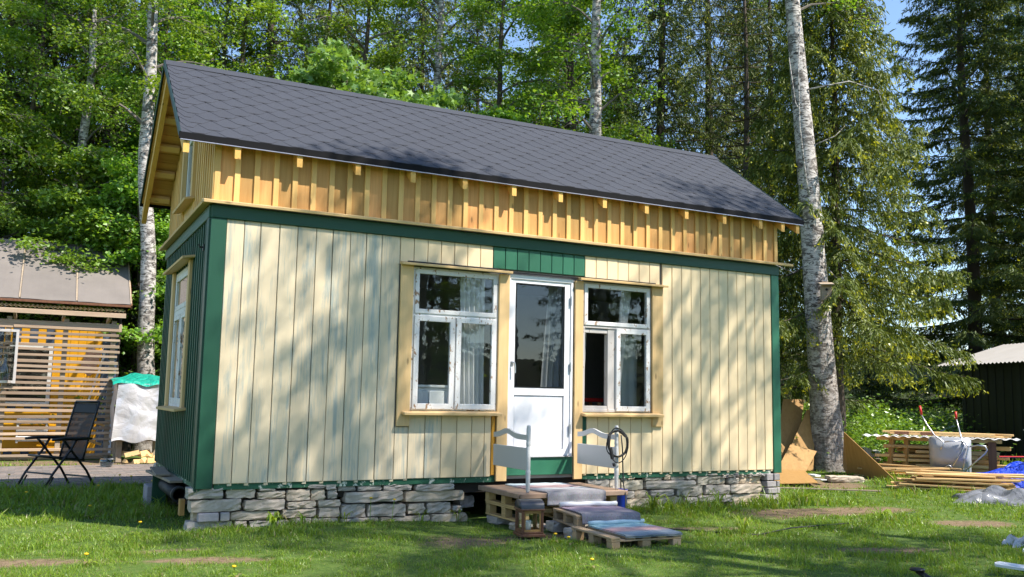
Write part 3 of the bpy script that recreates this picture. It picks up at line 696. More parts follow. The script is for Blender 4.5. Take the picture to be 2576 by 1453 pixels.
# ---- door
door = link('door', None, house, (3.38, 0.03, 0.25))
W_, Hd = 0.90, 2.12
built('frame', door, MB().box((0.022, 0, Hd/2), (0.044, 0.07, Hd), 0.004).box((W_-0.016, 0, Hd/2), (0.032, 0.07, Hd), 0.004).box((W_/2, -0.001, Hd-0.02), (W_, 0.07, 0.05), 0.004), M['door_white'])
leaf = MB()
gx0, gx1, gz0, gz1 = 0.115, 0.785, 0.80, 2.03
leaf.box((0.082, 0.004, Hd/2-0.02), (0.068, 0.05, Hd-0.05), 0.004).box((0.826, 0.004, Hd/2-0.02), (0.078, 0.05, Hd-0.05), 0.004)
leaf.box((0.45, 0.004, 2.053), (0.67, 0.05, 0.046), 0.003).box((0.45, 0.004, 0.755), (0.67, 0.05, 0.09), 0.003).box((0.45, 0.004, 0.042), (0.67, 0.05, 0.08), 0.003)
leaf.box((0.45, 0.012, 0.396), (0.655, 0.04, 0.62), 0.006)
built('leaf', door, leaf, M['door_white'])
piece('pane', door, (0.45, 0.006, (gz0+gz1)/2), (0.67, 0.008, gz1-gz0), M['doorglass'], 0)
built('glazing_bead', door, MB().box((0.121, -0.018, 1.415), (0.012, 0.012, 1.23), 0).box((0.779, -0.018, 1.415), (0.012, 0.012, 1.23), 0).box((0.45, -0.018, 2.024), (0.645, 0.012, 0.012), 0).box((0.45, -0.018, 0.806), (0.645, 0.012, 0.012), 0), M['blackmetal'])
hd = MB().box((0.078, -0.026, 1.08), (0.034, 0.010, 0.055), 0.003).tube([(0.078, -0.03, 1.09), (0.078, -0.06, 1.09), (0.09, -0.066, 1.086), (0.096, -0.066, 1.04), (0.098, -0.066, 0.965)], 0.010, 8)
built('handle', door, hd, M['metal'])
for z in (0.32, 1.06, 1.86): built('hinge', door, MB().cyl((W_-0.034, -0.042, z-0.055), (W_-0.034, -0.042, z+0.055), 0.010), M['metal'])
piece('kick_board', house, (3.832, 0.006, 0.143), (0.90, 0.024, 0.205), M['green_lite'], 0.004)
piece('door_sill_strip', house, (3.832, -0.004, 0.2485), (0.90, 0.05, 0.008), M['metal'], 0.002)
piece('door_casing', house, (3.331, -0.008, 1.173), (0.135, 0.032, 2.385), M['trim'], 0.004)
piece('door_casing', house, (4.357, -0.008, 1.173), (0.118, 0.032, 2.385), M['trim'], 0.004)
piece('door_flashing', house, (3.86, -0.012, 2.395), (0.98, 0.06, 0.012), M['blackmetal'], 0.002)

# ---- front windows
def sash(parent, name, x0, x1, z0, z1, y, mat, bar=0.055, pane='glass', rot=None):
    s = link(name, None, parent, (x0, y, z0), rot); w, h = x1-x0, z1-z0   # hinge at its left edge
    mb = MB().box((bar/2, 0, h/2), (bar, 0.035, h), 0.004).box((w-bar/2, 0, h/2), (bar, 0.035, h), 0.004)
    mb.box((w/2, -0.001, bar/2), (w-2*bar+0.01, 0.033, bar), 0.004).box((w/2, -0.001, h-bar/2), (w-2*bar+0.01, 0.033, bar), 0.004)
    built('bar', s, mb, mat); piece('pane', s, (w/2, 0.006, h/2), (w-2*bar+0.01, 0.004, h-2*bar+0.01), M[pane], 0)
    return s
def window(x0, x1, z0, z1, zt, xm, open_left):
    w = link('window', None, house, (0, 0, 0))
    f = MB().box((x0+0.02, 0.05, (z0+z1)/2), (0.04, 0.09, z1-z0), 0.003).box((x1-0.02, 0.05, (z0+z1)/2), (0.04, 0.09, z1-z0), 0.003)
    f.box(((x0+x1)/2, 0.051, z0+0.018), (x1-x0-0.07, 0.09, 0.036), 0.003).box(((x0+x1)/2, 0.051, z1-0.02), (x1-x0-0.07, 0.09, 0.04), 0.003)
    f.box(((x0+x1)/2, 0.049, zt), (x1-x0-0.07, 0.09, 0.045), 0.003).box((xm-(0.04 if open_left else 0), 0.054, (z0+zt)/2), (0.13 if open_left else 0.05, 0.08, zt-z0-0.04), 0.003)
    if open_left: f.box((x0+0.22, 0.056, zt-0.055), (0.40, 0.07, 0.05), 0.003).box((x0+0.22, 0.056, z0+0.05), (0.40, 0.07, 0.05), 0.003)
    built('frame', w, f, M['sash_grey'] if open_left else M['sash'])
    sash(w, 'sash', x0+0.022, x1-0.022, zt+0.012, z1-0.022, 0.010, M['sash'], 0.05)
    if open_left: sash(w, 'sash', x0+0.045, xm-0.02, z0+0.03, zt-0.03, 0.07, M['sash_grey'], 0.055, rot=(0, 0, radians(72)))
    else: sash(w, 'sash', x0+0.022, xm-0.008, z0+0.012, zt-0.012, 0.006, M['sash'], 0.062)
    sash(w, 'sash', xm+0.008, x1-0.022, z0+0.012, zt-0.012, 0.004, M['sash'], 0.062)
    return w
window(2.20, 3.262, 0.775, 2.365, 1.835, 2.725, False)
window(4.418, 5.442, 0.775, 2.365, 1.82, 4.90, True)
piece('window_casing', house, (2.118, -0.009, 1.495), (0.150, 0.032, 1.79), M['trim'], 0.004)
piece('window_casing', house, (5.532, -0.009, 1.495), (0.168, 0.032, 1.79), M['trim'], 0.004)
built('window_sill', house, MB().box((2.69, -0.055, 0.745), (1.19, 0.13, 0.034), 0.005, Matrix.Rotation(radians(7), 3, 'X')), M['trim_x'])
built('window_sill', house, MB().box((4.975, -0.055, 0.745), (1.17, 0.13, 0.034), 0.005, Matrix.Rotation(radians(7), 3, 'X')), M['trim_x'])
built('head_board', house, MB().box((2.715, -0.045, 2.388), (1.37, 0.105, 0.028), 0.004, Matrix.Rotation(radians(8), 3, 'X')), M['trim_x'])
built('head_board', house, MB().box((4.99, -0.045, 2.388), (1.32, 0.105, 0.028), 0.004, Matrix.Rotation(radians(8), 3, 'X')), M['trim_x'])
piece('head_flashing', house, (2.68, -0.012, 2.414), (1.12, 0.035, 0.020), M['blackmetal'], 0.004)
piece('head_flashing', house, (4.96, -0.012, 2.412), (1.08, 0.035, 0.014), M['blackmetal'], 0.004)
# side window
sw = link('side_window', None, house, (0, 0, 0))
built('frame', sw, MB().box((0.03, 1.225, 1.555), (0.06, 0.05, 1.62), 0.003).box((0.03, 2.395, 1.555), (0.06, 0.05, 1.62), 0.003).box((0.03, 1.81, 1.87), (0.06, 1.13, 0.06), 0.003).box((0.03, 1.81, 0.77), (0.06, 1.13, 0.05), 0.003).box((0.03, 1.81, 2.34), (0.06, 1.13, 0.05), 0.003).box((0.031, 1.81, 1.31), (0.055, 0.09, 1.06), 0.003), M['sash'])
for y0, y1, z0, z1 in ((1.25, 2.37, 1.90, 2.315), (1.25, 1.765, 0.795, 1.84), (1.855, 2.37, 0.795, 1.84)):
    built('sash', sw, MB().box((0.012, y0+0.03, (z0+z1)/2), (0.03, 0.06, z1-z0), 0.003).box((0.012, y1-0.03, (z0+z1)/2), (0.03, 0.06, z1-z0), 0.003).box((0.011, (y0+y1)/2, z0+0.03), (0.03, y1-y0-0.11, 0.06), 0.003).box((0.011, (y0+y1)/2, z1-0.03), (0.03, y1-y0-0.11, 0.06), 0.003), M['sash'])
    piece('pane', sw, (0.012, (y0+y1)/2, (z0+z1)/2), (0.004, y1-y0-0.11, z1-z0-0.11), M['glass'], 0)
piece('window_casing', sw, (-0.018, 1.135, 1.56), (0.034, 0.125, 1.66), M['trim'], 0.004)
piece('window_casing', sw, (-0.018, 2.485, 1.56), (0.034, 0.125, 1.66), M['trim'], 0.004)
built('window_sill', sw, MB().box((-0.055, 1.81, 0.735), (0.13, 1.60, 0.03), 0.004, Matrix.Rotation(radians(-8), 3, 'Y')), M['trim_y'])
built('head_board', sw, MB().box((-0.06, 1.81, 2.405), (0.15, 1.72, 0.028), 0.004, Matrix.Rotation(radians(-10), 3, 'Y')), M['trim_y'])
for y in (1.4, 2.2): built('side_curtain', sw, MB().grid(lambda u, v, y=y: (0.13+0.015*sin(u*26), y-0.2+u*0.4, 0.8+1.5*v), 26, 3), M['curtain'], True)
# drip board fixing hook high on the side
built('wall_hook', house, MB().tube([(0.0, 0.32, 2.42), (-0.05, 0.32, 2.42), (-0.06, 0.32, 2.45)], 0.010, 6).box((-0.012, 0.32, 2.42), (0.012, 0.05, 0.07), 0.003), M['blackmetal'])

# ---- things seen through the glass
def curtain(x0, x1, xb0, xb1, z0, z1, label, y=0.165, waves=5):
    def fn(u, v):
        t = v; a = x0*t+xb0*(1-t); b_ = x1*t+xb1*(1-t)
        return (a+(b_-a)*u, y+0.022*sin(u*waves*6.28)+0.01*sin(v*4), z0+(z1-z0)*v)
    tag(link('curtain', MB().grid(fn, 40, 8).mesh('curtain', M['curtain'], True)), label, 'curtain')
curtain(2.84, 3.16, 2.88, 3.18, 0.72, 2.33, 'white curtain hanging inside the window left of the door')
curtain(4.43, 4.60, 4.43, 4.53, 0.72, 2.33, 'narrow white curtain at the open sash right of the door')
curtain(5.10, 5.24, 4.97, 5.04, 0.72, 2.33, 'white curtain drawn aside in the closed half of the right window')
curtain(4.03, 4.28, 3.92, 4.28, 0.85, 2.33, 'white curtain behind the glass of the white door', waves=4)
tag(built('wall_cloth', None, MB().grid(lambda u, v: (5.02+0.42*u, 0.30+0.01*sin(u*20), 0.72+1.0*v), 16, 4), mat_cloth('grey_cloth', (0.40, 0.44, 0.44), 0.1), True), 'grey blind behind the closed sash of the right window', 'blind')
cb = thing('cabinet', 'pale low cabinet standing inside below the left window', 'cabinet', (2.55, 0.55, 0.09))
built('carcass', cb, MB().box((0, 0, 0.49), (0.75, 0.4, 0.90), 0.006), M['whiteboard']); built('top', cb, MB().box((0, 0, 0.955), (0.80, 0.45, 0.03), 0.004), M['white']); piece('door', cb, (-0.18, -0.21, 0.49), (0.34, 0.02, 0.82), M['whiteboard']); piece('door', cb, (0.18, -0.21, 0.49), (0.34, 0.02, 0.82), M['whiteboard'])
rt = thing('stool', 'small stool with a red seat seen through the open sash', 'stool', (4.92, 0.85, 0.09))
built('seat', rt, MB().box((0, 0, 0.83), (0.55, 0.3, 0.05), 0.01), M['red'])
for sx in (-1, 1):
    for sy in (-1, 1): piece('leg', rt, (0.23*sx, 0.11*sy, 0.40), (0.04, 0.04, 0.80), M['trim'])

# ------------------------------------------------------------------ dry stone footings
def rock(w, d, h, seed, rough=0.10, edge=0.22):
    r = np.random.default_rng(seed); nx = max(3, min(8, int(w/0.07)+2)); nz = 4; ny = 3
    pts = {}; V = []; F = []
    def vid(i, j, k):
        key = (i, j, k)
        if key not in pts:
            p = np.array([2*i/nx-1, 2*j/ny-1, 2*k/nz-1.0])
            q = np.sign(p)*np.abs(p); L = max(1e-6, (np.abs(q)**16).sum()**(1/16)); p = q/L
            p = p*np.array([w/2, d/2, h/2])
            p += r.normal(0, 1, 3)*np.array([0.014, 0.018, 0.075*h])*rough*8*0.42
            pts[key] = len(V); V.append(p)
        return pts[key]
    def face(n1, n2, fn):
        for a in range(n1):
            for b_ in range(n2): F.append((fn(a, b_), fn(a+1, b_), fn(a+1, b_+1), fn(a, b_+1)))
    face(nx, nz, lambda a, b_: vid(a, 0, b_)); face(nx, nz, lambda a, b_: vid(nx-a, ny, b_))
    face(ny, nz, lambda a, b_: vid(nx, a, b_)); face(ny, nz, lambda a, b_: vid(0, ny-a, b_))
    face(nx, ny, lambda a, b_: vid(a, b_, nz)); face(nx, ny, lambda a, b_: vid(a, ny-b_, 0))
    mb = MB(); mb.add(V, F); return mb
def stone(parent, x0, x1, z0, z1, seed, y=0.03, d=0.24, mat='stone', name='stone', rough=0.10):
    w, h = x1-x0-0.008, z1-z0-0.004
    built(name, parent, rock(w, d, h, seed, rough), M[mat], False, loc=((x0+x1)/2, y+d/2+random.uniform(-0.02, 0.02), (z0+z1)/2), rot=(random.uniform(-0.02, 0.02), random.uniform(-0.02, 0.02), random.uniform(-0.04, 0.04)))
A = [(-0.07, 0.28, -0.115, -0.005), (0.3, 0.6, -0.117, 0.0), (0.6, 0.9, -0.137, -0.058), (0.61, 0.78, -0.056, 0.0), (0.9, 1.15, -0.164, -0.049), (-0.04, 0.46, -0.245, -0.12), (0.48, 0.9, -0.247, -0.138), (0.91, 1.22, -0.241, -0.165), (0.86, 1.23, -0.332, -0.242), (0.35, 0.85, -0.337, -0.25), (-0.06, 0.39, -0.45, -0.336), (0.40, 0.53, -0.45, -0.342), (0.54, 0.95, -0.46, -0.348), (0.96, 1.17, -0.46, -0.34),
     (1.11, 1.30, -0.045, 0.0), (1.31, 1.43, -0.06, -0.004), (1.44, 1.64, -0.086, 0.0), (1.65, 1.93, -0.086, -0.002), (1.94, 2.28, -0.09, -0.004), (2.31, 2.78, -0.108, -0.03), (1.155, 1.32, -0.163, -0.05), (1.33, 1.44, -0.158, -0.065), (1.51, 2.18, -0.206, -0.092), (2.18, 2.92, -0.227, -0.108), (1.23, 1.48, -0.238, -0.166), (1.24, 1.47, -0.345, -0.242), (1.48, 1.76, -0.36, -0.215), (1.77, 2.22, -0.36, -0.228), (2.23, 2.44, -0.345, -0.232), (2.45, 2.75, -0.355, -0.233), (2.77, 2.88, -0.345, -0.28), (1.17, 1.46, -0.46, -0.35), (1.47, 1.9, -0.47, -0.365), (1.9, 2.5, -0.47, -0.365), (2.5, 2.95, -0.47, -0.36)]
f1 = thing('stone_footing', 'dry stacked limestone footing under the left half of the cottage', 'stone footing', (0, 0, 0))
for i, q in enumerate(A): stone(f1, *q, 100+i)
stone(f1, 2.92, 3.12, -0.33, -0.19, 190, 0.20, 0.2, 'sbrick')
for x0, x1 in ((0.04, 0.24), (0.25, 0.345)): built('brick', f1, MB().box((0, 0, 0), (x1-x0-0.006, 0.10, 0.082), 0.006), M['sbrick'], loc=((x0+x1)/2, 0.06, -0.291))
stone(f1, 0.0, 0.4, -0.34, -0.25, 191, 0.12, 0.2)
Cc = [(5.02, 5.12, -0.06, 0.0), (5.12, 5.22, -0.047, 0.0), (5.02, 5.36, -0.18, -0.055), (5.37, 5.66, -0.072, 0.0), (5.67, 5.77, -0.066, 0.0), (5.77, 6.0, -0.072, 0.0), (5.38, 6.17, -0.18, -0.074), (6.01, 6.18, -0.07, -0.009), (6.35, 6.53, -0.03, 0.0), (6.19, 6.67, -0.145, -0.031), (6.7, 6.89, -0.145, -0.066), (6.89, 7.3, -0.146, -0.045), (5.05, 5.21, -0.271, -0.187), (5.22, 5.43, -0.277, -0.185), (5.45, 5.84, -0.265, -0.184), (5.86, 6.30, -0.285, -0.15), (6.32, 6.73, -0.27, -0.15), (6.73, 7.29, -0.27, -0.15), (5.46, 5.96, -0.40, -0.27), (5.97, 6.2, -0.38, -0.29), (6.21, 6.77, -0.37, -0.276), (6.79, 7.28, -0.40, -0.276), (5.08, 5.45, -0.40, -0.28), (4.53, 4.86, -0.155, -0.01), (4.86, 5.01, -0.17, 0.0), (4.50, 5.02, -0.28, -0.165), (4.45, 5.05, -0.45, -0.285), (5.05, 5.9, -0.48, -0.40), (5.9, 6.7, -0.48, -0.39), (6.7, 7.3, -0.48, -0.40)]
f2 = thing('stone_footing', 'lichen spotted dry stone footing under the right half of the cottage', 'stone footing', (0, 0, 0))
for i, q in enumerate(Cc): stone(f2, *q, 300+i, mat='lichen' if i in (2, 9, 15, 3) else 'stone')
for k in range(14):
    x = 6.60+0.05*k; stone(f2, x, x+0.06+0.02*(k % 3), -0.062+0.006*(k % 3), -0.004-0.008*(k % 4), 400+k, 0.02, 0.10, ('stone', 'sbrick', 'lichen')[k % 3], 'stone_chip', 0.2)
for x0, x1, z0, z1 in ((7.33, 7.45, -0.113, -0.018), (7.45, 7.56, -0.112, -0.02), (7.33, 7.50, -0.198, -0.118), (7.50, 7.56, -0.198, -0.12), (7.33, 7.50, -0.283, -0.205), (7.50, 7.56, -0.283, -0.205), (7.25, 7.41, -0.37, -0.288), (7.41, 7.54, -0.37, -0.289), (7.28, 7.54, -0.46, -0.375)):
    built('brick', f2, MB().box((0, 0, 0), (x1-x0-0.006, 0.16, z1-z0-0.006), 0.007), M['sbrick'], loc=((x0+x1)/2, 0.05+random.uniform(-0.015, 0.01), (z0+z1)/2))
f3 = thing('stone_footing', 'added rough stone footing that blocks light under the rear wall of the cottage', 'stone footing', (0, 0, 0))  # added so that no light leaks in under the floor from behind
k = 0
for z0, z1 in ((-0.46, -0.31), (-0.305, -0.16), (-0.155, -0.0)):
    x = -0.02
    while x < 7.5:
        w = random.uniform(0.35, 0.75); stone(f3, x, min(x+w, 7.62), z0, z1, 500+k, D-0.27, 0.25); x += w; k += 1
    for xx_ in (0.03, L-0.27):
        y = 2.3
        while y < D-0.35:
            built('stone', f3, rock(0.24, 0.45, z1-z0-0.004, 700+k), M['stone'], loc=(xx_+0.12, y+0.2, (z0+z1)/2)); y += 0.46; k += 1

# ------------------------------------------------------------------ steps: pallets, landing, rugs, bed ends
def pallet(name, label, loc, rz, w, d, h, mat, group=None, ntop=5, bottom=True, skip=()):
    t = thing(name, label, 'pallet', loc, rz, group)
    tb = 0.02; bw = 0.095
    for i in range(ntop):
        if i in skip: continue
        x = bw/2+(w-bw)*i/(ntop-1); piece('top_board', t, (x, d/2, h-tb/2), (bw, d, tb), mat, 0.003)
    hb = h-tb*2-(tb if bottom else 0)
    for j in range(3):
        y = bw/2+(d-bw)*j/2
        piece('stringer', t, (w/2, y, h-tb*1.5-0.0005), (w-0.004, bw-0.004, tb-0.002), mat, 0.003)
        for i in range(3):
            x = bw/2+0.003+(w-bw-0.006)*i/2; piece('block', t, (x, y, h-2*tb-hb/2-0.001), (0.09, 0.09, hb), mat, 0.004)
    if bottom:
        for i in range(3):
            x = bw/2+(w-bw)*i/2; piece('bottom_board', t, (x, d/2, tb/2), (bw, d-0.006, tb-0.001), mat, 0.003)
    return t
pallet('pallet', 'pale pallet on the ground, bottom of the two stacked under the door landing', (3.13, -0.90, -0.372), 0, 1.20, 0.86, 0.142, M['pallet_new'], 'pallets stacked under the landing')
pallet('pallet', 'pale pallet directly under the brown landing boards', (3.12, -0.92, -0.228), 0, 1.20, 0.88, 0.142, M['pallet_new'], 'pallets stacked under the landing')
for i, (x, y, s) in enumerate(((3.25, -0.82, 0.32), (3.9, -0.8, 0.3), (3.3, -0.2, 0.35), (4.1, -0.2, 0.35))):
    tag(built('flat_stone', None, rock(s, 0.26, 0.085, 900+i), M['stone'], loc=(x, y, -0.418)), ('flat stone under the front left corner of the landing pallets', 'flat stone under the front of the landing pallets behind the middle step', 'flat stone under the landing pallets by the wall left of the door', 'flat stone under the landing pallets by the wall right of the door')[i], 'stone', 'stones under the pallets')
ld = thing('landing', 'brown plywood landing with a raised lip in front of the white door', 'landing', (3.06, -1.0, -0.085))
built('board', ld, MB().box((0.665, 0.49, 0.014), (1.33, 0.98, 0.026), 0.005), M['ply_x'])
piece('front_lip', ld, (0.665, -0.006, 0.004), (1.335, 0.026, 0.052), M['ply_x'], 0.006); piece('side_lip', ld, (-0.006, 0.50, 0.004), (0.026, 0.96, 0.052), M['ply_x'], 0.006)
LZ = -0.058
def rug(name, label, prof, x0, x1, mat, loc, rz=0, th=0.010, roll=None, rollmat=None):
    t = thing(name, label, 'rag rug', loc, rz, 'rag rugs on the door steps'); mb = MB(); k = len(prof); nx = 12
    top = []; V = []; F = []
    for (y, z) in prof:
        for i in range(nx+1):
            x = x0+(x1-x0)*i/nx; wv = 0.004*sin(x*17+y*5)+0.003*sin(x*41+z*9)
            V.append((x+0.010*sin(y*11+z*7)*(1 if i else 1), y-abs(wv)*0.8, z+wv*0.6+0.004))
    n0 = len(V); 
    for v in list(V): V.append((v[0], v[1]-th*0.3, v[2]+th))
    W1 = nx+1
    for j in range(k-1):
        for i in range(nx):
            q = (j*W1+i, j*W1+i+1, (j+1)*W1+i+1, (j+1)*W1+i); F.append(q[::-1]); F.append(tuple(a+n0 for a in q))
        F.append((j*W1, (j+1)*W1, (j+1)*W1+n0, j*W1+n0)); F.append((j*W1+nx, j*W1+nx+n0, (j+1)*W1+nx+n0, (j+1)*W1+nx))
    for i in range(nx):
        F.append((i, i+n0, i+1+n0, i+1)); q = (k-1)*W1; F.append((q+i, q+i+1, q+i+1+n0, q+i+n0))
    mb.add(V, F); built('weave', t, mb, mat, True)
    if roll: 
        (ry, rz_, rr) = roll
        built('rolled_edge', t, MB().tube([(x0-0.01+(x1-x0+0.02)*i/10, ry+0.004*sin(i*2.1), rz_+0.003*sin(i*1.3)) for i in range(11)], [rr*(0.9+0.12*((i*7) % 3)/2) for i in range(11)], 9), rollmat, True)
    return t
R1 = mat_rug('landing_rug_weave', [(0.0, (0.19, 0.185, 0.20)), (0.21, (0.24, 0.235, 0.26)), (0.33, (0.32, 0.37, 0.40)), (0.45, (0.36, 0.23, 0.23)), (0.62, (0.50, 0.32, 0.31)), (0.75, (0.38, 0.47, 0.52)), (0.92, (0.46, 0.56, 0.60)), (1.0, (0.42, 0.50, 0.52))], 1, -1.0, 0.0, 0.75)
R2 = mat_rug('middle_rug_weave', [(0.0, (0.18, 0.17, 0.20)), (0.3, (0.22, 0.20, 0.23)), (0.6, (0.26, 0.19, 0.25)), (1.0, (0.30, 0.21, 0.25))], 1, -0.03, 0.60, 0.8)
R3 = mat_rug('lower_rug_weave', [(0.0, (0.20, 0.24, 0.27)), (0.2, (0.34, 0.38, 0.40)), (0.38, (0.50, 0.27, 0.25)), (0.55, (0.48, 0.27, 0.26)), (0.72, (0.22, 0.38, 0.44)), (1.0, (0.26, 0.44, 0.45))], 1, 0.0, 0.70, 0.45)
M['rollwhite'] = plain('white_foam', (0.62, 0.63, 0.66), 0.8, bump_scale=90); M['rollblue'] = plain('pale_blue_cloth', (0.42, 0.58, 0.66), 0.85, bump_scale=90)
rug('rag_rug', 'striped rag rug on the landing draped down its front edge', [(-0.08, LZ), (-0.3, LZ), (-0.55, LZ), (-0.8, LZ), (-0.98, LZ+0.002), (-1.028, LZ-0.006), (-1.034, LZ-0.04), (-1.036, LZ-0.08), (-1.037, LZ-0.128)], 3.36, 4.08, R1, (0, 0, 0))
# middle pallet
mp = (3.32, -1.68, -0.325)
t_mid = pallet('pallet', 'weathered grey pallet carrying the purple rug, middle of the three steps', mp, radians(-9), 0.66, 0.64, 0.123, M['pallet'], None, 4)
for i, (x, y) in enumerate(((3.38, -1.62), (3.9, -1.68), (3.45, -1.15), (3.95, -1.2))):
    tag(built('flat_stone', None, rock(0.25, 0.16, 0.10, 930+i), M['stone'], loc=(x, y, -0.375)), ('stone under the front left corner of the middle pallet beside the lantern', 'stone under the front right corner of the middle pallet', 'stone under the rear left corner of the middle pallet', 'stone under the rear right corner of the middle pallet')[i], 'stone', 'stones under the pallets')
rug('rag_rug', 'purple grey rag rug on the middle pallet with a white rolled edge', [(0.60, -0.20), (0.4, -0.20), (0.2, -0.20), (0.02, -0.199), (-0.014, -0.205), (-0.022, -0.235), (-0.024, -0.27), (-0.026, -0.292)], 0.06, 0.69, R2, (3.32, -1.68, 0), radians(-9), roll=(0.575, -0.162, 0.026), rollmat=M['rollwhite'])
pallet('pallet', 'pale pallet lying on the grass as the lowest step', (3.22, -2.44, -0.43), radians(-3), 0.76, 0.76, 0.128, M['pallet'], None, 5, False)
rug('rag_rug', 'teal and coral striped rag rug on the lowest pallet', [(0.70, -0.30), (0.55, -0.30), (0.35, -0.30), (0.15, -0.30), (0.02, -0.299), (-0.008, -0.312)], 0.16, 0.77, R3, (3.22, -2.44, 0), radians(-3), th=0.013, roll=(0.68, -0.268, 0.022), rollmat=M['rollblue'])
# bed ends used as rails
def bed_end(label, x, rz):
    t = thing('bed_end', label, 'railing', (x, -0.90, LZ+0.002), rz, 'bed ends used as railings')
    prof = [(0.024, 0), (0.031, 0.02), (0.034, 0.10), (0.040, 0.20), (0.040, 0.225), (0.033, 0.235), (0.036, 0.245), (0.037, 0.47), (0.032, 0.478), (0.037, 0.488), (0.039, 0.52), (0.034, 0.528), (0.036, 0.54), (0.037, 0.66), (0.031, 0.675), (0.033, 0.685), (0.024, 0.70)]
    prof = [(0.66*a, b_) for a, b_ in prof]
    built('post', t, MB().lathe(prof, (0, 0, 0), 12), M['bed'], True)
    built('panel', t, MB().box((0, 0.425, 0.345), (0.022, 0.80, 0.235), 0.004), M['bed'])
    ys = np.linspace(0.03, 0.82, 15); hh = [0.60+0.052*math.exp(-((y-0.50)/0.16)**2)-0.004*abs(y-0.4) for y in ys]
    poly = [(y, h-0.052-0.012*math.exp(-((y-0.5)/0.2)**2)) for y, h in zip(ys, hh)]+[(y, h) for y, h in zip(ys[::-1], hh[::-1])]
    mb = MB()
    for i in range(len(ys)-1):
        a0, a1 = ys[i], ys[i+1]; b0, b1 = hh[i], hh[i+1]
        mb.prism([(a0, b0-0.056+0.02*(hh[i]-0.6)), (a1, b1-0.056+0.02*(hh[i+1]-0.6)), (a1, b1), (a0, b0)], (-0.012, 0, 0), (0, 1, 0), (0, 0, 1), (1, 0, 0), 0.024)
    built('crest_rail', t, mb, M['bed'])
    return t
bed_end('pale grey wooden bed end standing as the left rail of the landing', 3.20, radians(-0.5))
bed_end('pale grey wooden bed end with a black cable hung on its post', 4.315, radians(-0.5))
# cable coil on the right post
def coil(): 
    pts = []; r = random.Random(3)
    for i in range(150):
        a = i/150*5*2*pi; k = i/30.0; rx = 0.128+0.02*sin(k*1.7); rz_ = 0.13+0.022*sin(k*2.3+1)
        pts.append((rx*sin(a)-0.02+0.012*sin(k*3), -0.055+0.02*sin(k*5.0)+(0.07 if cos(a) > 0.6 else 0)*0.3, 0.525+rz_*cos(a)-0.035*(k % 3)*(1-cos(a))*0.5))
    return pts
ck = thing('extension_cable', 'black extension cable coiled on the right bed end post and trailing down', 'cable', (4.315, -0.90, LZ))
built('coil', ck, MB().tube(coil(), 0.0065, 6), M['rubber'], True)
built('socket_block', ck, MB().beam((-0.13, -0.07, 0.47), (-0.10, -0.07, 0.34), 0.032, 0.035, 0.006).beam((-0.09, -0.072, 0.30), (-0.075, -0.072, 0.26), 0.028, 0.028, 0.006), M['rubber'])
built('trailing_lead', ck, MB().tube([(0.03, -0.045, 0.60), (0.045, -0.05, 0.45), (0.05, -0.05, 0.25), (0.055, -0.06, 0.05), (0.03, -0.14, -0.05), (-0.02, -0.2, -0.2), (-0.03, -0.24, -0.34), (0.1, -0.3, -0.362), (0.5, -0.8, -0.362), (0.9, -1.25, -0.358), (1.6, -1.0, -0.355), (2.5, -0.95, -0.355), (3.3, -0.8, -0.352), (4.2, -0.5, -0.354)], 0.008, 6), M['rubber'], True)
# blue tub behind the landing
bt = thing('blue_tub', 'blue plastic tub half hidden behind the right corner of the landing', 'tub', (4.545, -0.62, G))
built('shell', bt, MB().lathe([(0.065, 0), (0.07, 0.02), (0.09, 0.31), (0.098, 0.32), (0.098, 0.335), (0.085, 0.335), (0.065, 0.04), (0.0, 0.035)], (0, 0, 0), 20), M['blue'], True)

# lantern
ln = thing('lantern', 'brown wooden lantern with glass sides and a white candle inside', 'lantern', (2.95, -1.40, G+0.01), radians(-10))
s = 0.112
built('base', ln, MB().box((0, 0, 0.014), (0.255, 0.255, 0.028), 0.005).box((0, 0, 0.038), (0.225, 0.225, 0.02), 0.004), M['darkwood'])
for sx in (-1, 1):
    for sy in (-1, 1): piece('corner_post', ln, (sx*0.098, sy*0.098, 0.148), (0.026, 0.026, 0.20), M['darkwood'], 0.003)
for a in range(4):
    R = Matrix.Rotation(a*pi/2, 3, 'Z')
    f = MB(); 
    for c, d_ in (((0, -0.098, 0.058), (0.17, 0.018, 0.02)), ((0, -0.098, 0.236), (0.17, 0.018, 0.024)), ((-0.078, -0.098, 0.148), (0.014, 0.014, 0.156)), ((0.078, -0.098, 0.148), (0.014, 0.014, 0.156))):
        A_, F_ = _cbox(d_[0]/2, d_[1]/2, d_[2]/2, 0.002); f.add((A_+np.array(c)) @ np.array(R).T, F_)
    built('side_frame', ln, f, M['darkwood'] if a else M['ply'])
    built('pane', ln, MB().box(tuple(R @ Vector((0, -0.096, 0.147))), (0.145, 0.003, 0.16) if a % 2 == 0 else (0.003, 0.145, 0.16), 0), M['glass'])
built('lid', ln, MB().box((0, 0, 0.258), (0.25, 0.25, 0.016), 0.004), M['darkwood'])
built('hood', ln, MB().grid(lambda u, v: (-0.118+0.236*u, -0.112*cos(pi*v), 0.266+0.085*sin(pi*v)**0.7), 2, 14).prism([(-0.112*cos(pi*k/10), 0.085*sin(pi*k/10)**0.7) for k in range(11)], (-0.118, 0, 0.266), (0, 1, 0), (0, 0, 1), (1, 0, 0), 0.004).prism([(-0.112*cos(pi*k/10), 0.085*sin(pi*k/10)**0.7) for k in range(11)], (0.114, 0, 0.266), (0, 1, 0), (0, 0, 1), (1, 0, 0), 0.004), plain('dark_grey_tin', (0.09, 0.09, 0.10), 0.4, 0.6), True)
built('candle', ln, MB().lathe([(0.040, 0.048), (0.041, 0.145), (0.037, 0.15), (0.0, 0.145)], (-0.03, -0.02, 0), 14), M['candle'], True)

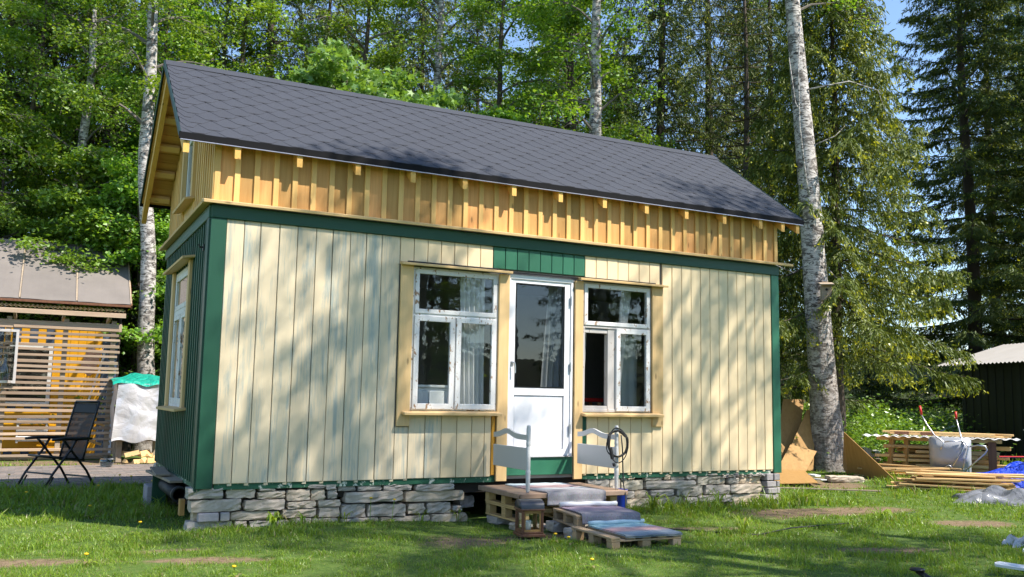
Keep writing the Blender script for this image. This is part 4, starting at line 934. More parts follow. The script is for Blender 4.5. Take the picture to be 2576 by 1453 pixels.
# pipe and offcuts pushed under the left side of the cottage
pp = thing('drain_pipe', 'black plastic drain pipe poking out under the green side wall', 'pipe', (-0.02, 1.15, -0.155))
pr = MB(); n_ = 20
for r_in, r_out, y0, y1 in ((0.062, 0.078, -0.25, 1.2), (0.062, 0.088, -0.27, -0.19)):
    V = [(r*cos(2*pi*j/n_), y, r*sin(2*pi*j/n_)) for (r, y) in ((r_out, y0), (r_out, y1), (r_in, y1), (r_in, y0)) for j in range(n_)]
    pr.add(V, [(k*n_+j, k*n_+(j+1) % n_, ((k+1) % 4)*n_+(j+1) % n_, ((k+1) % 4)*n_+j) for k in range(4) for j in range(n_)])
built('tube', pp, pr, M['rubber'], True)
for i, (c, d_, r) in enumerate((((-0.06, 1.75, -0.028), (0.20, 1.5, 0.028), 0.06), ((-0.10, 2.0, 0.006), (0.16, 1.1, 0.022), -0.05))):
    tag(built('offcut_board', None, MB().box((0, 0, 0), d_, 0.004), M['oldwood'], loc=c, rot=(0, 0, r)), ('grey board lying on top of the drain pipe at the green side wall', 'paler short board, upper of the two beside the green side wall')[i], 'board')
cb2 = thing('concrete_block', 'grey concrete block behind the drain pipe at the green wall', 'block', (-0.1, 2.35, G))
built('body', cb2, MB().box((0, 0, 0.12), (0.22, 0.40, 0.24), 0.008), M['sbrick']); built('green_panel', cb2, MB().box((0.02, -0.22, 0.2), (0.16, 0.03, 0.36), 0.004), M['green'])
tag(built('wood_block', None, MB().box((0, 0, 0.06), (0.05, 0.10, 0.16), 0.004), M['ply'], loc=(-0.07, 0.35, G+0.14)), 'short yellow timber block beside the left end of the footing', 'block')

# ------------------------------------------------------------------ left: paving, recliner, shed, screen, tarp stack
pv = struct('paving', MB().box((-1.45, 6.35, G-0.03), (4.2, 4.3, 0.04)).mesh('paving', M['under']))
pb_me = MB().box((0, 0, 0), (0.196, 0.096, 0.05), 0.006).mesh('brick', M['paver'])
bl = []
for j in range(46):
    y = 4.20+j*0.1
    for i in range(24):
        x = -3.55+i*0.2+(0.1 if j % 2 else 0)
        if bool(paved(np.array([x]), np.array([y]))[0]): bl.append((x, y))
bl.sort(key=lambda p: (p[0]+1.4)**2*1.6+(p[1]+2)**2)
fm = MB()
for i, (x, y) in enumerate(bl):
    z = G+random.uniform(-0.003, 0.004)
    if i < 300: link('brick', pb_me, pv, (x, y, z), (random.uniform(-0.012, 0.012), random.uniform(-0.012, 0.012), random.uniform(-0.01, 0.01)))
    else: fm.box((x, y, z), (0.196, 0.096, 0.05), 0)
if fm.n: o = built('brick_field', pv, fm, M['paver']); o['kind'] = 'stuff'

ch = thing('garden_recliner', 'black folding recliner chair with mesh seat on the brick paving', 'chair', (-1.08, 4.76, G+0.02), radians(-146))
for sy in (-0.29, 0.29):
    built('leg', ch, MB().tube([(0.42, sy, 0.0), (0.30, sy, 0.20), (0.05, sy, 0.52), (-0.02, sy, 0.64)], 0.017, 8), M['blackmetal'], True)
    built('leg', ch, MB().tube([(-0.36, sy*0.94, 0.0), (-0.22, sy*0.94, 0.22), (0.14, sy*0.94, 0.62), (0.17, sy*0.94, 0.65)], 0.017, 8), M['blackmetal'], True)
    built('armrest', ch, MB().tube([(0.34, sy, 0.655), (0.16, sy, 0.665), (-0.08, sy, 0.66), (-0.26, sy, 0.655)], [0.018, 0.024, 0.024, 0.018], 8), M['blackmetal'], True)
    built('foot_bar', ch, MB().tube([(0.42, sy, 0.012), (0.36, sy, 0.012), (0.28, sy*0.97, 0.16)], 0.012, 6), M['blackmetal'], True)
bk = [(-0.17, 0.36), (-0.20, 0.52), (-0.27, 0.80), (-0.33, 1.02), (-0.37, 1.16)]
st_ = [(0.30, 0.43), (0.10, 0.40), (-0.10, 0.375), (-0.19, 0.36)]
for nm, pth in (('backrest', bk), ('seat', st_)):
    e = link(nm, None, ch)
    for sy in (-0.25, 0.25): built('rail', e, MB().tube([(a, sy, b_) for a, b_ in pth], 0.015, 8), M['blackmetal'], True)
    built('end_bar', e, MB().tube([(pth[-1 if nm == 'backrest' else 0][0], y, pth[-1 if nm == 'backrest' else 0][1]) for y in (-0.25, 0.25)], 0.015, 8), M['blackmetal'], True)
    def fb(u, v, pth=pth):
        k = v*(len(pth)-1); i = min(int(k), len(pth)-2); t = k-i
        return (pth[i][0]*(1-t)+pth[i+1][0]*t-0.004*sin(pi*u), -0.245+0.49*u, pth[i][1]*(1-t)+pth[i+1][1]*t-0.012*sin(pi*u))
    built('fabric', e, MB().grid(fb, 7, 10), M['meshfab'], True)
built('cross_bar', ch, MB().tube([(0.30, -0.29, 0.20), (0.30, 0.29, 0.20)], 0.012, 6), M['blackmetal'])
built('cross_bar', ch, MB().tube([(-0.28, -0.27, 0.13), (-0.28, 0.27, 0.13)], 0.012, 6), M['blackmetal'])
built('head_pillow', ch, MB().box((-0.352, 0, 1.06), (0.035, 0.46, 0.13), 0.015, Matrix.Rotation(radians(-16), 3, 'Y')), M['rubber'])

jb = thing('glass_bowl', 'small grey glass bowl on the paving edge by the slatted screen', 'bowl', (-0.26, 8.04, G+0.025))
built('bowl', jb, MB().lathe([(0.05, 0), (0.095, 0.02), (0.12, 0.07), (0.115, 0.13), (0.10, 0.145), (0.108, 0.13), (0.112, 0.07), (0.085, 0.03), (0, 0.025)], (0, 0, 0), 18), M['jar'], True)

SY = 10.3
sc_ = thing('slatted_screen', 'weathered horizontal slat screen enclosing the porch of the old shed', 'screen', (0, SY, G))
for x in (-0.14, -1.0, -1.98, -2.9): piece('post', sc_, (x, 0.06, 1.36), (0.09, 0.08, 2.72), M['oldwood'], 0.005)
for i in range(24):
    z = 0.08+i*0.1065+random.uniform(-0.012, 0.012); x0 = -3.1 if i % 3 else -2.9
    if i == 2: continue
    if i > 20: x0 = -1.9
    w = -0.03-x0+random.uniform(-0.03, 0.03)
    piece('slat', sc_, (x0+w/2, -0.005, z), (round(w, 2), 0.028, 0.046+0.006*(i % 3)), M['slat'], 0.004, (random.uniform(-0.1, 0.1), random.uniform(-0.011, 0.011), 0))
for i in range(24):
    z = 0.08+i*0.1065+random.uniform(-0.012, 0.012)
    piece('side_slat', sc_, (-0.085, 0.50, z), (0.024, 0.94, 0.045), M['oldwood'], 0.004)
piece('top_beam', sc_, (-1.55, 0.05, 2.58), (3.1, 0.10, 0.16), M['slat'], 0.006); piece('cap_board', sc_, (-1.5, -0.04, 2.86), (3.1, 0.20, 0.03), M['slat'], 0.004, (radians(4), 0, 0)); piece('fascia', sc_, (-1.5, -0.14, 2.82), (3.1, 0.02, 0.09), M['slat'], 0.004)
for x in (-0.22, -1.05, -1.9, -2.7): built('brace', sc_, MB().beam((x, -0.02, 2.80), (x, 0.85, 2.75), 0.05, 0.09, 0.004), M['oldwood'])
sh = thing('old_shed', 'old shed with a grey sheet roof, faded blue wall and yellow boarding', 'shed', (0, SY, G))
for i in range(27):
    x = -3.95+i*0.15; yel = -1.08 < x < -0.33
    low = -2.2 < x < -1.0
    piece('wall_board', sh, (x, 1.02, 1.36), (0.145, 0.024, 2.7), M['yellowdoor'] if yel or (low and i % 2) else M['bluewall'], 0.004)
piece('yellow_panel', sh, (-1.6, 0.995, 0.55), (0.9, 0.02, 0.75), M['yellowdoor'], 0.004)
w_ = link('shed_window', None, sh, (-1.62, 0.985, 1.62))
built('frame', w_, MB().box((-0.40, 0, 0), (0.07, 0.05, 1.2), 0.003).box((0.40, 0, 0), (0.07, 0.05, 1.2), 0.003).box((0, 0, 0.57), (0.73, 0.05, 0.07), 0.003).box((0, 0, -0.57), (0.73, 0.05, 0.07), 0.003), M['white']); piece('pane', w_, (0, 0.0, 0), (0.73, 0.006, 1.07), M['glass'], 0); piece('shade_backing', w_, (0, 0.012, 0), (0.73, 0.004, 1.07), M['dark'], 0)  # dark sheet behind the pane: the unlit shed inside given as colour
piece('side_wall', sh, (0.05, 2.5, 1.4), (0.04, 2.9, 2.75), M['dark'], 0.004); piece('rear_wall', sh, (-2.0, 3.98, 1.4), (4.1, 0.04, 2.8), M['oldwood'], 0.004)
piece('porch_floor', sh, (-2.0, 0.55, 0.03), (4.0, 0.92, 0.05), M['oldwood'], 0.004)
for i in range(4):
    x = -0.40-1.03*i-0.0
    built('roof_sheet', sh, MB().grid(lambda u, v, x=x: (x-0.505+1.01*u+0.095, 0.72+1.98*v, 3.13+1.45*v+0.006*sin(u*9+v*5)), 8, 8).grid(lambda u, v, x=x: (x-0.505+1.01*u+0.095, 0.72+1.98*v, 3.105+1.45*v+0.006*sin(u*9+v*5)), 8, 8), M['brown_felt'])
    piece('sheet_batten', sh, (x+0.60, 1.71, 3.865), (0.03, 2.42, 0.016), M['oldwood'], 0.003, (atan2(1.45, 1.98), 0, 0))
built('roof_edge', sh, MB().beam((0.21, 0.72, 3.07), (0.21, 2.70, 4.52), 0.03, 0.10, 0.004).box((-1.80, 0.71, 3.09), (4.0, 0.025, 0.05), 0.004).prism([(2.70, 4.57), (4.3, 3.35), (4.3, 3.32), (2.70, 4.54)], (-3.9, 0, 0), (0, 1, 0), (0, 0, 1), (1, 0, 0), 4.05), M['darkwood'])
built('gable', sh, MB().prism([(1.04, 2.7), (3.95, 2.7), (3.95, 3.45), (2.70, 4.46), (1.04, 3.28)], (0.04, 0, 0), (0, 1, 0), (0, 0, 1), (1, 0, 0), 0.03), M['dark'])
def mat_clear():
    m, nt, o = new_mat('clear_corrugated_plastic')
    d = N(nt, 'BsdfTranslucent', {'Color': (0.75, 0.72, 0.62, 1)}).outputs[0]; t = N(nt, 'BsdfTransparent', {'Color': (0.95, 0.95, 0.92, 1)}).outputs[0]
    nt.links.new(N(nt, 'MixShader', {0: 0.6, 1: d, 2: t}).outputs[0], o.inputs[0]); return m
built('porch_roof', sh, MB().grid(lambda u, v: (-3.2+3.25*u, -0.16+1.12*v, 2.90+0.14*v+0.012*sin(u*260)), 220, 3), mat_clear(), True)
# clutter in the porch behind the slats
tag(built('white_crate', None, MB().box((0, 0, 0.25), (0.55, 0.3, 0.10), 0.01).box((0, 0, 0.42), (0.55, 0.3, 0.10), 0.01).box((0, 0, 0.08), (0.55, 0.3, 0.10), 0.01).box((-0.25, 0, 0.25), (0.04, 0.28, 0.5), 0.005).box((0.25, 0, 0.25), (0.04, 0.28, 0.5), 0.005), M['white'], loc=(-1.45, SY+0.62, G+0.3)), 'white slatted crate behind the lower part of the slatted screen', 'crate')
tag(built('leaning_bamboo', None, MB().tube([(0, 0, 0), (0.5, 0.05, 2.0)], 0.02, 6), M['white'], loc=(-0.75, SY+0.4, G+0.1)), 'pale pole leaning behind the slatted screen', 'pole')
tag(built('pink_rag', None, MB().grid(lambda u, v: (0.3*u+0.15*v, 0.02*sin(u*9), 0.5*v+0.05*sin(u*7)), 8, 8), mat_cloth('pink_cloth', (0.62, 0.45, 0.38), 0.2), True, loc=(-0.72, SY+0.5, 1.25)), 'pale pink cloth hanging behind the slatted screen', 'cloth')
for i, (x, z) in enumerate(((-0.85, 0.55), (-0.55, 0.38), (-0.95, 0.25), (-0.5, 0.75))):
    tag(built('firewood_piece', None, MB().beam((0, 0, 0), (0.35, 0.05, 0.12*(-1)**i), 0.05, 0.05, 0.006), M['plank'], loc=(x, SY+0.45, G+z)), ('piece of firewood left of the recliner top behind the slats', 'piece of firewood right of the recliner top behind the slats', 'lowest piece of firewood behind the slats', 'highest piece of firewood behind the slats')[i], 'firewood', 'firewood behind the screen')
ow = thing('old_window', 'old white framed window hung on the left of the slatted screen', 'window frame', (-2.05, SY-0.06, 1.03))
built('frame', ow, MB().box((0.23, 0, 0.5), (0.05, 0.04, 1.02), 0.004).box((-0.45, 0, 0.5), (0.05, 0.04, 1.02), 0.004).box((-0.11, 0, 0.985), (0.64, 0.04, 0.05), 0.004).box((-0.11, 0, 0.02), (0.64, 0.04, 0.05), 0.004), M['sash_grey']); piece('pane', ow, (-0.11, 0.004, 0.5), (0.63, 0.004, 0.94), M['doorglass'], 0)
tag(built('glass_bottle', None, MB().lathe([(0.07, 0), (0.085, 0.02), (0.085, 0.24), (0.03, 0.34), (0.025, 0.48), (0.03, 0.5), (0.0, 0.5)], (0, 0, 0), 14), M['jar'], True, loc=(-1.98, SY-0.14, 1.07)), 'clear long necked bottle before the old window on the screen', 'bottle')

# tarp-covered stack
tk = thing('covered_stack', 'timber stand wrapped in a crumpled silver tarpaulin behind the green wall', 'tarpaulin stack', (0.33, 9.2, G))
for x in (-0.30, 0.42): piece('leg', tk, (x, 0.25, 0.6), (0.10, 0.10, 1.2), M['oldwood'], 0.005); piece('leg', tk, (x, 0.95, 0.6), (0.10, 0.10, 1.2), M['oldwood'], 0.005)
piece('shelf', tk, (0.06, 0.6, 0.42), (0.9, 0.85, 0.05), M['oldwood'], 0.004); piece('top_boards', tk, (0.06, 0.6, 1.44), (0.95, 0.95, 0.06), M['oldwood'], 0.004)
def tarpf(u, v):
    x = -0.40+0.92*u-0.06*(1-v); z = 0.40+1.08*v; y = 0.0+0.022*sin(u*8+v*3)+0.010*sin(u*17-v*6)+0.006*sin(v*19+u*5)
    if v < 0.05: z += 0.03*sin(u*11)
    return (x, y, z)
built('silver_sheet', tk, MB().grid(tarpf, 40, 34), M['silver'], True)
built('silver_side', tk, MB().grid(lambda u, v: (-0.43+0.02*sin(v*9), 0.02+0.98*u, 0.42+1.06*v), 8, 8), M['silver'], True)
built('teal_cover', tk, MB().grid(lambda u, v: (-0.50+1.15*u, -0.02+1.1*v, 1.49+0.06*sin(pi*u)**0.5*(0.5+0.5*v)+0.14*v*(0.6+0.6*u)+0.03*sin(u*9+v*4)+0.012*sin(u*21)-0.05*(v < 0.02)), 30, 20), M['teal'], True)
for i in range(10):
    tag(built('split_log', None, MB().prism([(0, 0), (0.07+0.02*(i % 3), 0.01*(i % 2)), (0.04, 0.06+0.015*(i % 4))], (0, 0, 0), (1, 0, 0), (0, 0, 1), (0, 1, 0), 0.26), M['plank'], loc=(0.12+0.115*(i % 5)+random.uniform(-0.02, 0.02), 8.98+0.28*(i//5), G+0.02+0.10*(i//5)), rot=(random.uniform(-0.3, 0.3), 0.2*(i % 2), random.uniform(-1.5, 1.5))), 'split birch log in the loose heap under the silver tarpaulin', 'log', 'split logs under the silver tarpaulin')

# ------------------------------------------------------------------ right: timber yard
EU = Vector((0.61, -0.792, 0)); EN = Vector((-0.84, -0.54, 0))       # along the pile (to the right), towards the yard
def frame_thing(name, label, cat, o, group=None):
    t = thing(name, label, cat, o, atan2(EU.y, EU.x), group); return t  # local x runs along EU, local -y towards the yard
# plywood by the big birch
def sheet(label, pts, mat, group=None, th=0.012, name='plywood_sheet', cat='plywood'):
    a, b_, c_, d_ = [Vector(p) for p in pts]; o = (a+b_+c_+d_)/4; nn = (b_-a).cross(d_-a).normalized()*th
    V = [tuple(p-o) for p in (a, b_, c_, d_)]+[tuple(p-o+nn) for p in (a, b_, c_, d_)]
    F = [(0, 1, 2, 3), (7, 6, 5, 4), (0, 4, 5, 1), (1, 5, 6, 2), (2, 6, 7, 3), (3, 7, 4, 0)]
    return tag(built(name, None, MB().add(V, F), mat, loc=o), label, cat, group)
sheet('large brown sheet leaning with its corner up against the right side of the birch', [(12.75, 3.65, -0.30), (12.45, 3.25, -0.46), (11.95, 1.66, -0.44), (12.22, 3.12, 0.40)], M['ply'])
sheet('tall orange sheet leaning behind the left side of the birch trunk', [(11.75, 4.5, -0.42), (12.15, 4.35, -0.42), (12.85, 4.75, 1.0), (12.45, 4.95, 1.0)], M['ply'])
sheet('yellow board leaning in front of the orange sheet on the left of the birch', [(11.70, 4.30, -0.42), (12.35, 4.05, -0.40), (12.75, 4.35, 0.75), (12.62, 4.45, 0.80)], M['ply'])
sheet('short tilted brown panel propped at the left foot of the birch', [(11.35, 4.05, -0.42), (11.85, 3.78, -0.42), (12.35, 3.95, -0.02), (11.95, 4.25, 0.10)], M['ply'])
sheet('sheet of plywood lying on the ground beside the right end of the footing', [(9.35, 2.05, -0.40), (10.3, 1.95, -0.40), (11.7, 3.65, -0.36), (10.9, 3.95, -0.34)], M['ply'])
tag(built('felt_sheet', None, MB().grid(lambda u, v: (11.9+0.5*u-0.15*v*u, 5.6-0.35*u, -0.42+(0.95-0.6*u)*v+0.0), 8, 8), M['felt'], True), 'grey roofing felt leaning behind the right corner of the cottage', 'roofing felt')
tag(built('stone_slab', None, rock(0.62, 0.34, 0.10, 81), M['stone'], loc=(11.35, 2.35, -0.39), rot=(0, 0, -0.5)), 'flat pale stone slab in the grass right of the birch', 'stone')
tag(built('white_offcut', None, MB().box((0, 0, 0), (0.36, 0.10, 0.02), 0.003), M['whiteboard'], loc=(10.75, 2.35, -0.385), rot=(0, 0.05, 1.2)), 'long white offcut on the bare ground before the birch', 'offcut')
tag(built('white_offcut', None, MB().box((0, 0, 0), (0.22, 0.14, 0.03), 0.003), M['whiteboard'], loc=(11.25, 2.95, -0.375), rot=(0.1, 0.05, 0.3)), 'small square white offcut close to the birch foot', 'offcut')
tag(built('grey_lath', None, MB().box((0, 0, 0), (1.7, 0.05, 0.02), 0.003), M['oldwood'], loc=(9.35, 0.95, -0.375), rot=(0, 0, -0.63)), 'thin grey lath lying in the grass before the plywood', 'lath')

# work table: corrugated sheet on trestles
tb = frame_thing('work_table', 'low table of white corrugated sheet on wooden trestles', 'table', (14.35, 2.74, G))
def corr(u, v): return (-1.38+2.78*u, 0.50-1.0*v, 0.735+0.014*sin(u*95)+0.012*(u-0.5))
built('corrugated_top', tb, MB().grid(corr, 130, 3), M['whiteboard'], True)
piece('top_rail', tb, (0, -0.30, 0.69), (2.2, 0.05, 0.07), M['plank']); piece('top_rail', tb, (0, 0.30, 0.69), (2.2, 0.05, 0.07), M['plank'])
for x in (-0.82, -0.55): built('leg', tb, MB().beam((x*1.08, -0.42, 0), (x, -0.36, 0.68), 0.10, 0.05, 0.005), M['ply']); built('leg', tb, MB().beam((x*1.08, 0.42, 0), (x, 0.36, 0.68), 0.10, 0.05, 0.005), M['ply'])
built('leg', tb, MB().beam((0.93, -0.36, 0), (0.93, -0.34, 0.68), 0.14, 0.06, 0.005), M['darkwood']); built('leg', tb, MB().beam((0.93, 0.36, 0), (0.93, 0.34, 0.68), 0.14, 0.06, 0.005), M['darkwood'])
rr = random.Random(5)
for i in range(6):
    p = Vector((14.35, 2.74, 0))+EU*(0.12+rr.uniform(-0.12, 0.12))-EN*(0.05+0.11*(i % 3)-0.1)
    tag(link('plank', MB().box((0, 0, 0), (2.0+0.1*(i % 3), 0.10, 0.035), 0.004).mesh('plank', M['plank']), None, (p.x, p.y, G+0.775+0.038*(i//3)), (0, 0.006, atan2(EU.y, EU.x)+rr.uniform(-0.03, 0.03))), 'long pale plank lying on the white corrugated table', 'plank', 'planks on the corrugated table')
for i, (a, w) in enumerate(((-0.62, 0.26), (-0.16, 0.24))):
    p = Vector((14.35, 2.74, 0))+EU*a+EN*0.22
    tag(built('wood_block', None, MB().box((0, 0, 0), (w, 0.09, 0.065), 0.006), M['darkwood'], loc=(p.x, p.y, G+0.80), rot=(0, 0, atan2(EU.y, EU.x)+0.1)), ('dark wooden block on the corrugated table, nearer the birch', 'dark wooden block on the corrugated table, nearer the wheelbarrow')[i], 'block')
# stacked lumber under the table
for i in range(44):
    lv = i//6; a = rr.uniform(-0.45, 0.55); ln_ = rr.uniform(0.5, 1.5) if lv > 1 else rr.uniform(1.2, 2.2)
    p = Vector((14.35, 2.74, 0))+EU*a-EN*(-0.36+0.13*(i % 6)); hgt = 0.03+0.085*lv
    if hgt > 0.62: continue
    tag(link('lumber', MB().box((0, 0, 0), (ln_, 0.10, 0.055+0.02*(i % 2)), 0.005).mesh('lumber', M['plank']), None, (p.x, p.y, G+hgt), (0, rr.uniform(-0.02, 0.02), atan2(EU.y, EU.x)+rr.uniform(-0.12, 0.12))), 'sawn timber piece stacked under the corrugated table', 'timber', 'timber stacked under the table')
# loose pile of planks in the grass
for i in range(30):
    lv = i//6; t = (i % 6)/5
    p = Vector((11.45, 0.40, 0))+EU*(rr.uniform(-0.18, 0.18)+0.06*lv)-EN*(-0.30+0.75*t+rr.uniform(-0.05, 0.05)+0.05*lv)
    tag(link('plank', MB().box((0, 0, 0), (rr.uniform(1.2, 1.75), rr.uniform(0.09, 0.15), 0.026), 0.003).mesh('plank', M['plank']), None, (p.x, p.y, G+0.035+0.055*lv+rr.uniform(0, 0.02)), (rr.uniform(-0.05, 0.05), rr.uniform(-0.025, 0.035), atan2(EU.y, EU.x)+0.10+rr.uniform(-0.30, 0.22))), 'thin sawn plank in the loose heap on the grass before the wheelbarrow', 'plank', 'planks heaped on the grass')
for i in range(9):
    p = Vector((13.0, 2.35, 0))+EU*rr.uniform(-0.3, 0.5)-EN*rr.uniform(-0.3, 0.35)
    tag(link('plank', MB().box((0, 0, 0), (rr.uniform(1.2, 2.0), 0.11, 0.026), 0.003).mesh('plank', M['plank']), None, (p.x, p.y, G+0.03+0.022*i), (0, rr.uniform(-0.03, 0.03), atan2(EU.y, EU.x)+rr.uniform(-0.5, 0.3))), 'plank in the small heap between the leaning sheet and the table', 'plank', 'planks beside the leaning sheet')
# white bundle left of the table
wb_ = frame_thing('wrapped_bundle', 'bundle of boards under a crumpled white sheet left of the table', 'bundle', (13.75, 4.25, G))
for i in range(4): piece('board', wb_, (0.05*(-1)**i, 0, 0.06+0.075*i), (0.95-0.05*i, 0.5, 0.05), M['oldwood'], 0.005)
built('white_sheet', wb_, MB().grid(lambda u, v: (-0.52+1.0*u, -0.33+0.66*v, 0.36+0.10*sin(pi*u)**0.6*sin(pi*v)**0.4+0.02*sin(u*23+v*7)-0.08*(abs(v-0.5)*2)**4), 26, 16), M['whitetarp'], True)
# wheelbarrow stood on its nose
wbar = frame_thing('wheelbarrow', 'grey wheelbarrow stood upright on its nose with two red grips', 'wheelbarrow', (13.88, 2.12, G))
def tub(u, v):
    a = pi*(0.0+1.0*u); w = 0.345+0.02*v-0.03*(v > 0.97); dd = 0.10+0.26*min(1, v*2.2)*(1 if v < 0.8 else 1-0.35*(v-0.8)/0.2)
    cx_ = math.copysign(abs(cos(a))**0.55, cos(a)); sy_ = abs(sin(a))**0.55
    return (-w*cx_, -dd*sy_+0.05, 0.02+0.74*v)
built('tub', wbar, MB().grid(tub, 30, 16).add([tub(u/29, 1.0) for u in range(30)], [tuple(range(30))]), M['grey_tub'], True)
def wt(*p): return [((x-1430)*0.00172, -q, (960-y)*0.00172+0.03) for x, y, q in p]
for nm, p in (('frame_tube', wt((1150, 280, 0.10), (1210, 400, 0.14), (1285, 520, 0.20), (1370, 580, 0.345), (1362, 620, 0.35), (1335, 665, 0.345))), ('frame_tube', wt((1500, 320, 0.10), (1525, 440, 0.14), (1550, 560, 0.22), (1572, 610, 0.345), (1540, 690, 0.35), (1450, 830, 0.34))),
              ('frame_tube', wt((1375, 582, 0.34), (1440, 570, 0.345), (1550, 565, 0.30))), ('frame_tube', wt((1560, 570, 0.28), (1610, 620, 0.30), (1580, 740, 0.33), (1545, 865, 0.30), (1590, 855, 0.28), (1560, 965, 0.24))),
              ('frame_tube', wt((1365, 860, 0.30), (1410, 825, 0.33), (1435, 840, 0.33), (1448, 940, 0.24))), ('rest_leg', wt((1600, 625, 0.28), (1700, 605, 0.36), (1765, 610, 0.38), (1782, 650, 0.38), (1760, 690, 0.37), (1590, 860, 0.29)))):
    built(nm, wbar, MB().tube(p, 0.012 if nm == 'frame_tube' else 0.015, 8), M['metal'], True)
for p in (wt((1145, 200, 0.08), (1160, 295, 0.105)), wt((1500, 255, 0.085), (1502, 335, 0.105))): built('grip', wbar, MB().tube(p, 0.021, 10), M['red'], True)
# blue tarp and grey plastic
def heap(w, d, h, sd, edge=0.05):
    r = np.random.default_rng(sd); ph = r.uniform(0, 6.28, 8)
    def fn(u, v):
        e = (sin(pi*u)**0.45)*(sin(pi*v)**0.45)
        z = h*e*(0.75+0.25*sin(u*5+ph[0])*cos(v*4+ph[1]))+0.055*sin(u*15+v*8+ph[2])*e+0.035*sin(u*27-v*17+ph[3])*e
        return (-w/2+w*u+0.06*sin(v*9+ph[4]), -d/2+d*v+0.06*sin(u*9+ph[5]), z-0.01)
    return fn
bt_ = frame_thing('blue_tarp', 'crumpled bright blue tarpaulin thrown over rubble right of the wheelbarrow', 'tarpaulin', (13.75, 0.35, G)); bt_.rotation_euler.z += 0.1
built('sheet', bt_, MB().grid(heap(2.3, 1.5, 0.46, 5), 54, 34), M['bluetarp'], True)
built('red_rod', bt_, MB().tube([(-0.6, -0.15, 0.50), (1.0, 0.0, 0.54)], 0.014, 6), M['red'])
gp = frame_thing('plastic_sheet', 'crumpled grey plastic sheet lying in the grass before the blue tarpaulin', 'plastic sheet', (10.95, -1.30, G))
built('sheet', gp, MB().grid(heap(1.9, 0.95, 0.27, 9), 50, 30), M['greyplastic'], True)
# metal stand before the black shed
ms = frame_thing('metal_stand', 'small pale metal stand with a flat tray before the black shed', 'stand', (16.1, 1.75, G))
built('tray', ms, MB().box((0, 0, 0.80), (0.42, 0.3, 0.10), 0.02).box((0.1, 0, 0.90), (0.8, 0.25, 0.025), 0.008), M['metal']); built('column', ms, MB().tube([(0, 0, 0.75), (0.0, 0, 0.5), (-0.04, 0, 0.35)], 0.03, 8), M['metal'])
for a in (-0.25, 0.0, 0.28): built('foot', ms, MB().tube([(-0.03, 0, 0.40), (a*0.8, -0.12+abs(a), 0.2), (a, -0.15+abs(a), 0.0)], 0.018, 6), M['metal'])
built('small_wheel', ms, MB().tube([(-0.15+0.09*cos(k), -0.1, 0.12+0.09*sin(k)) for k in np.linspace(0, 2*pi, 15)], 0.02, 6), M['rubber'], True)
# black shed
bs = frame_thing('black_shed', 'black boarded shed with a low pale corrugated metal roof', 'shed', (20.3, 6.52, 0))
bs.rotation_euler.z = atan2(-0.94, -0.33)
gz = G-0.3
for i in range(26): piece('wall_board', bs, (0.075+i*0.15, 0.012*(i % 2), (2.02+gz)/2), (0.143, 0.03, 2.02-gz), M['blackwall'], 0.005)
piece('side_wall', bs, (0.0, 1.62, (2.0+gz)/2), (0.03, 3.2, 2.0-gz), M['blackwall'], 0.004); piece('side_wall', bs, (3.9, 1.62, (2.0+gz)/2), (0.03, 3.2, 2.0-gz), M['blackwall'], 0.004); piece('rear_wall', bs, (1.95, 3.24, (2.0+gz)/2), (3.9, 0.03, 2.0-gz), M['blackwall'], 0.004)
built('gable', bs, MB().prism([(0.0, 2.0), (3.24, 2.0), (1.62, 2.56)], (0.0, 0, 0), (0, 1, 0), (0, 0, 1), (1, 0, 0), 0.03), M['blackwall'])
for s_ in (0, 1):
    def rf(u, v, s_=s_): 
        y = -0.38+2.0*v if s_ == 0 else 3.62-2.0*v
        return (-0.5+5.0*u, y, 1.99+0.62*v+0.018*sin(u*210))
    built('corrugated_roof', bs, MB().grid(rf, 240, 3), M['palmetal'], True)
tag(built('downpipe', None, MB().tube([(20.18, 6.0, G), (20.2, 6.0, 0.9)], 0.02, 6), M['metal']), 'thin grey rod standing against the black shed corner', 'rod')
wd = thing('sheet_stack', 'stack of pale grey sheets leaning by the black shed corner', 'sheets', (20.3, 7.3, G-0.1), -0.8)
for i in range(4): built('sheet', wd, MB().grid(lambda u, v, i=i: (-0.45+0.9*u, -0.3+0.6*v+0.03*i, 0.35+0.10*i+0.22*u+0.05*sin(u*5+i)), 8, 6), M['whitetarp'], True)
piece('support', wd, (0, 0, 0.2), (0.6, 0.5, 0.4), M['oldwood'])
# foreground right: black post, white painted boards, bundled plastic
po = thing('black_post', 'short black post with a flat round cap in the foreground grass', 'post', (4.72, -4.45, G), 0)
built('shaft', po, MB().tube([(0.03, -0.16, 0.0), (0.0, 0, 0.075)], 0.022, 12), M['blackmetal'], True); built('cap', po, MB().lathe([(0.02, 0), (0.055, 0.004), (0.058, 0.014), (0.05, 0.022), (0.0, 0.024)], (0.0, 0.0, 0.072), 18), M['blackmetal'], True)
for i, (x, y, L_, a, z, lab) in enumerate(((5.76, -4.74, 0.62, -0.75, 0.05, 'white painted board pointing up left at the lower right of the yard'), (6.62, -4.40, 0.62, -0.62, 0.06, 'white painted board nearest the right edge, above the crossing lath'), (5.74, -5.02, 0.7, -0.25, 0.03, 'white painted board lowest in the heap at the lower right'))):
    w = 0.10
    tag(built('white_board', None, MB().prism([(-L_/2, -w/2), (-L_/2+0.03, -w/2-0.0), (L_/2, -w/2), (L_/2, w/2), (-L_/2+0.05, w/2), (-L_/2, w/2-0.05)], (0, 0, 0), (1, 0, 0), (0, 1, 0), (0, 0, 1), 0.02), M['whiteboard'], loc=(x, y, G+z), rot=(0.15, 0.1, a)), lab, 'board', 'white boards at the lower right')
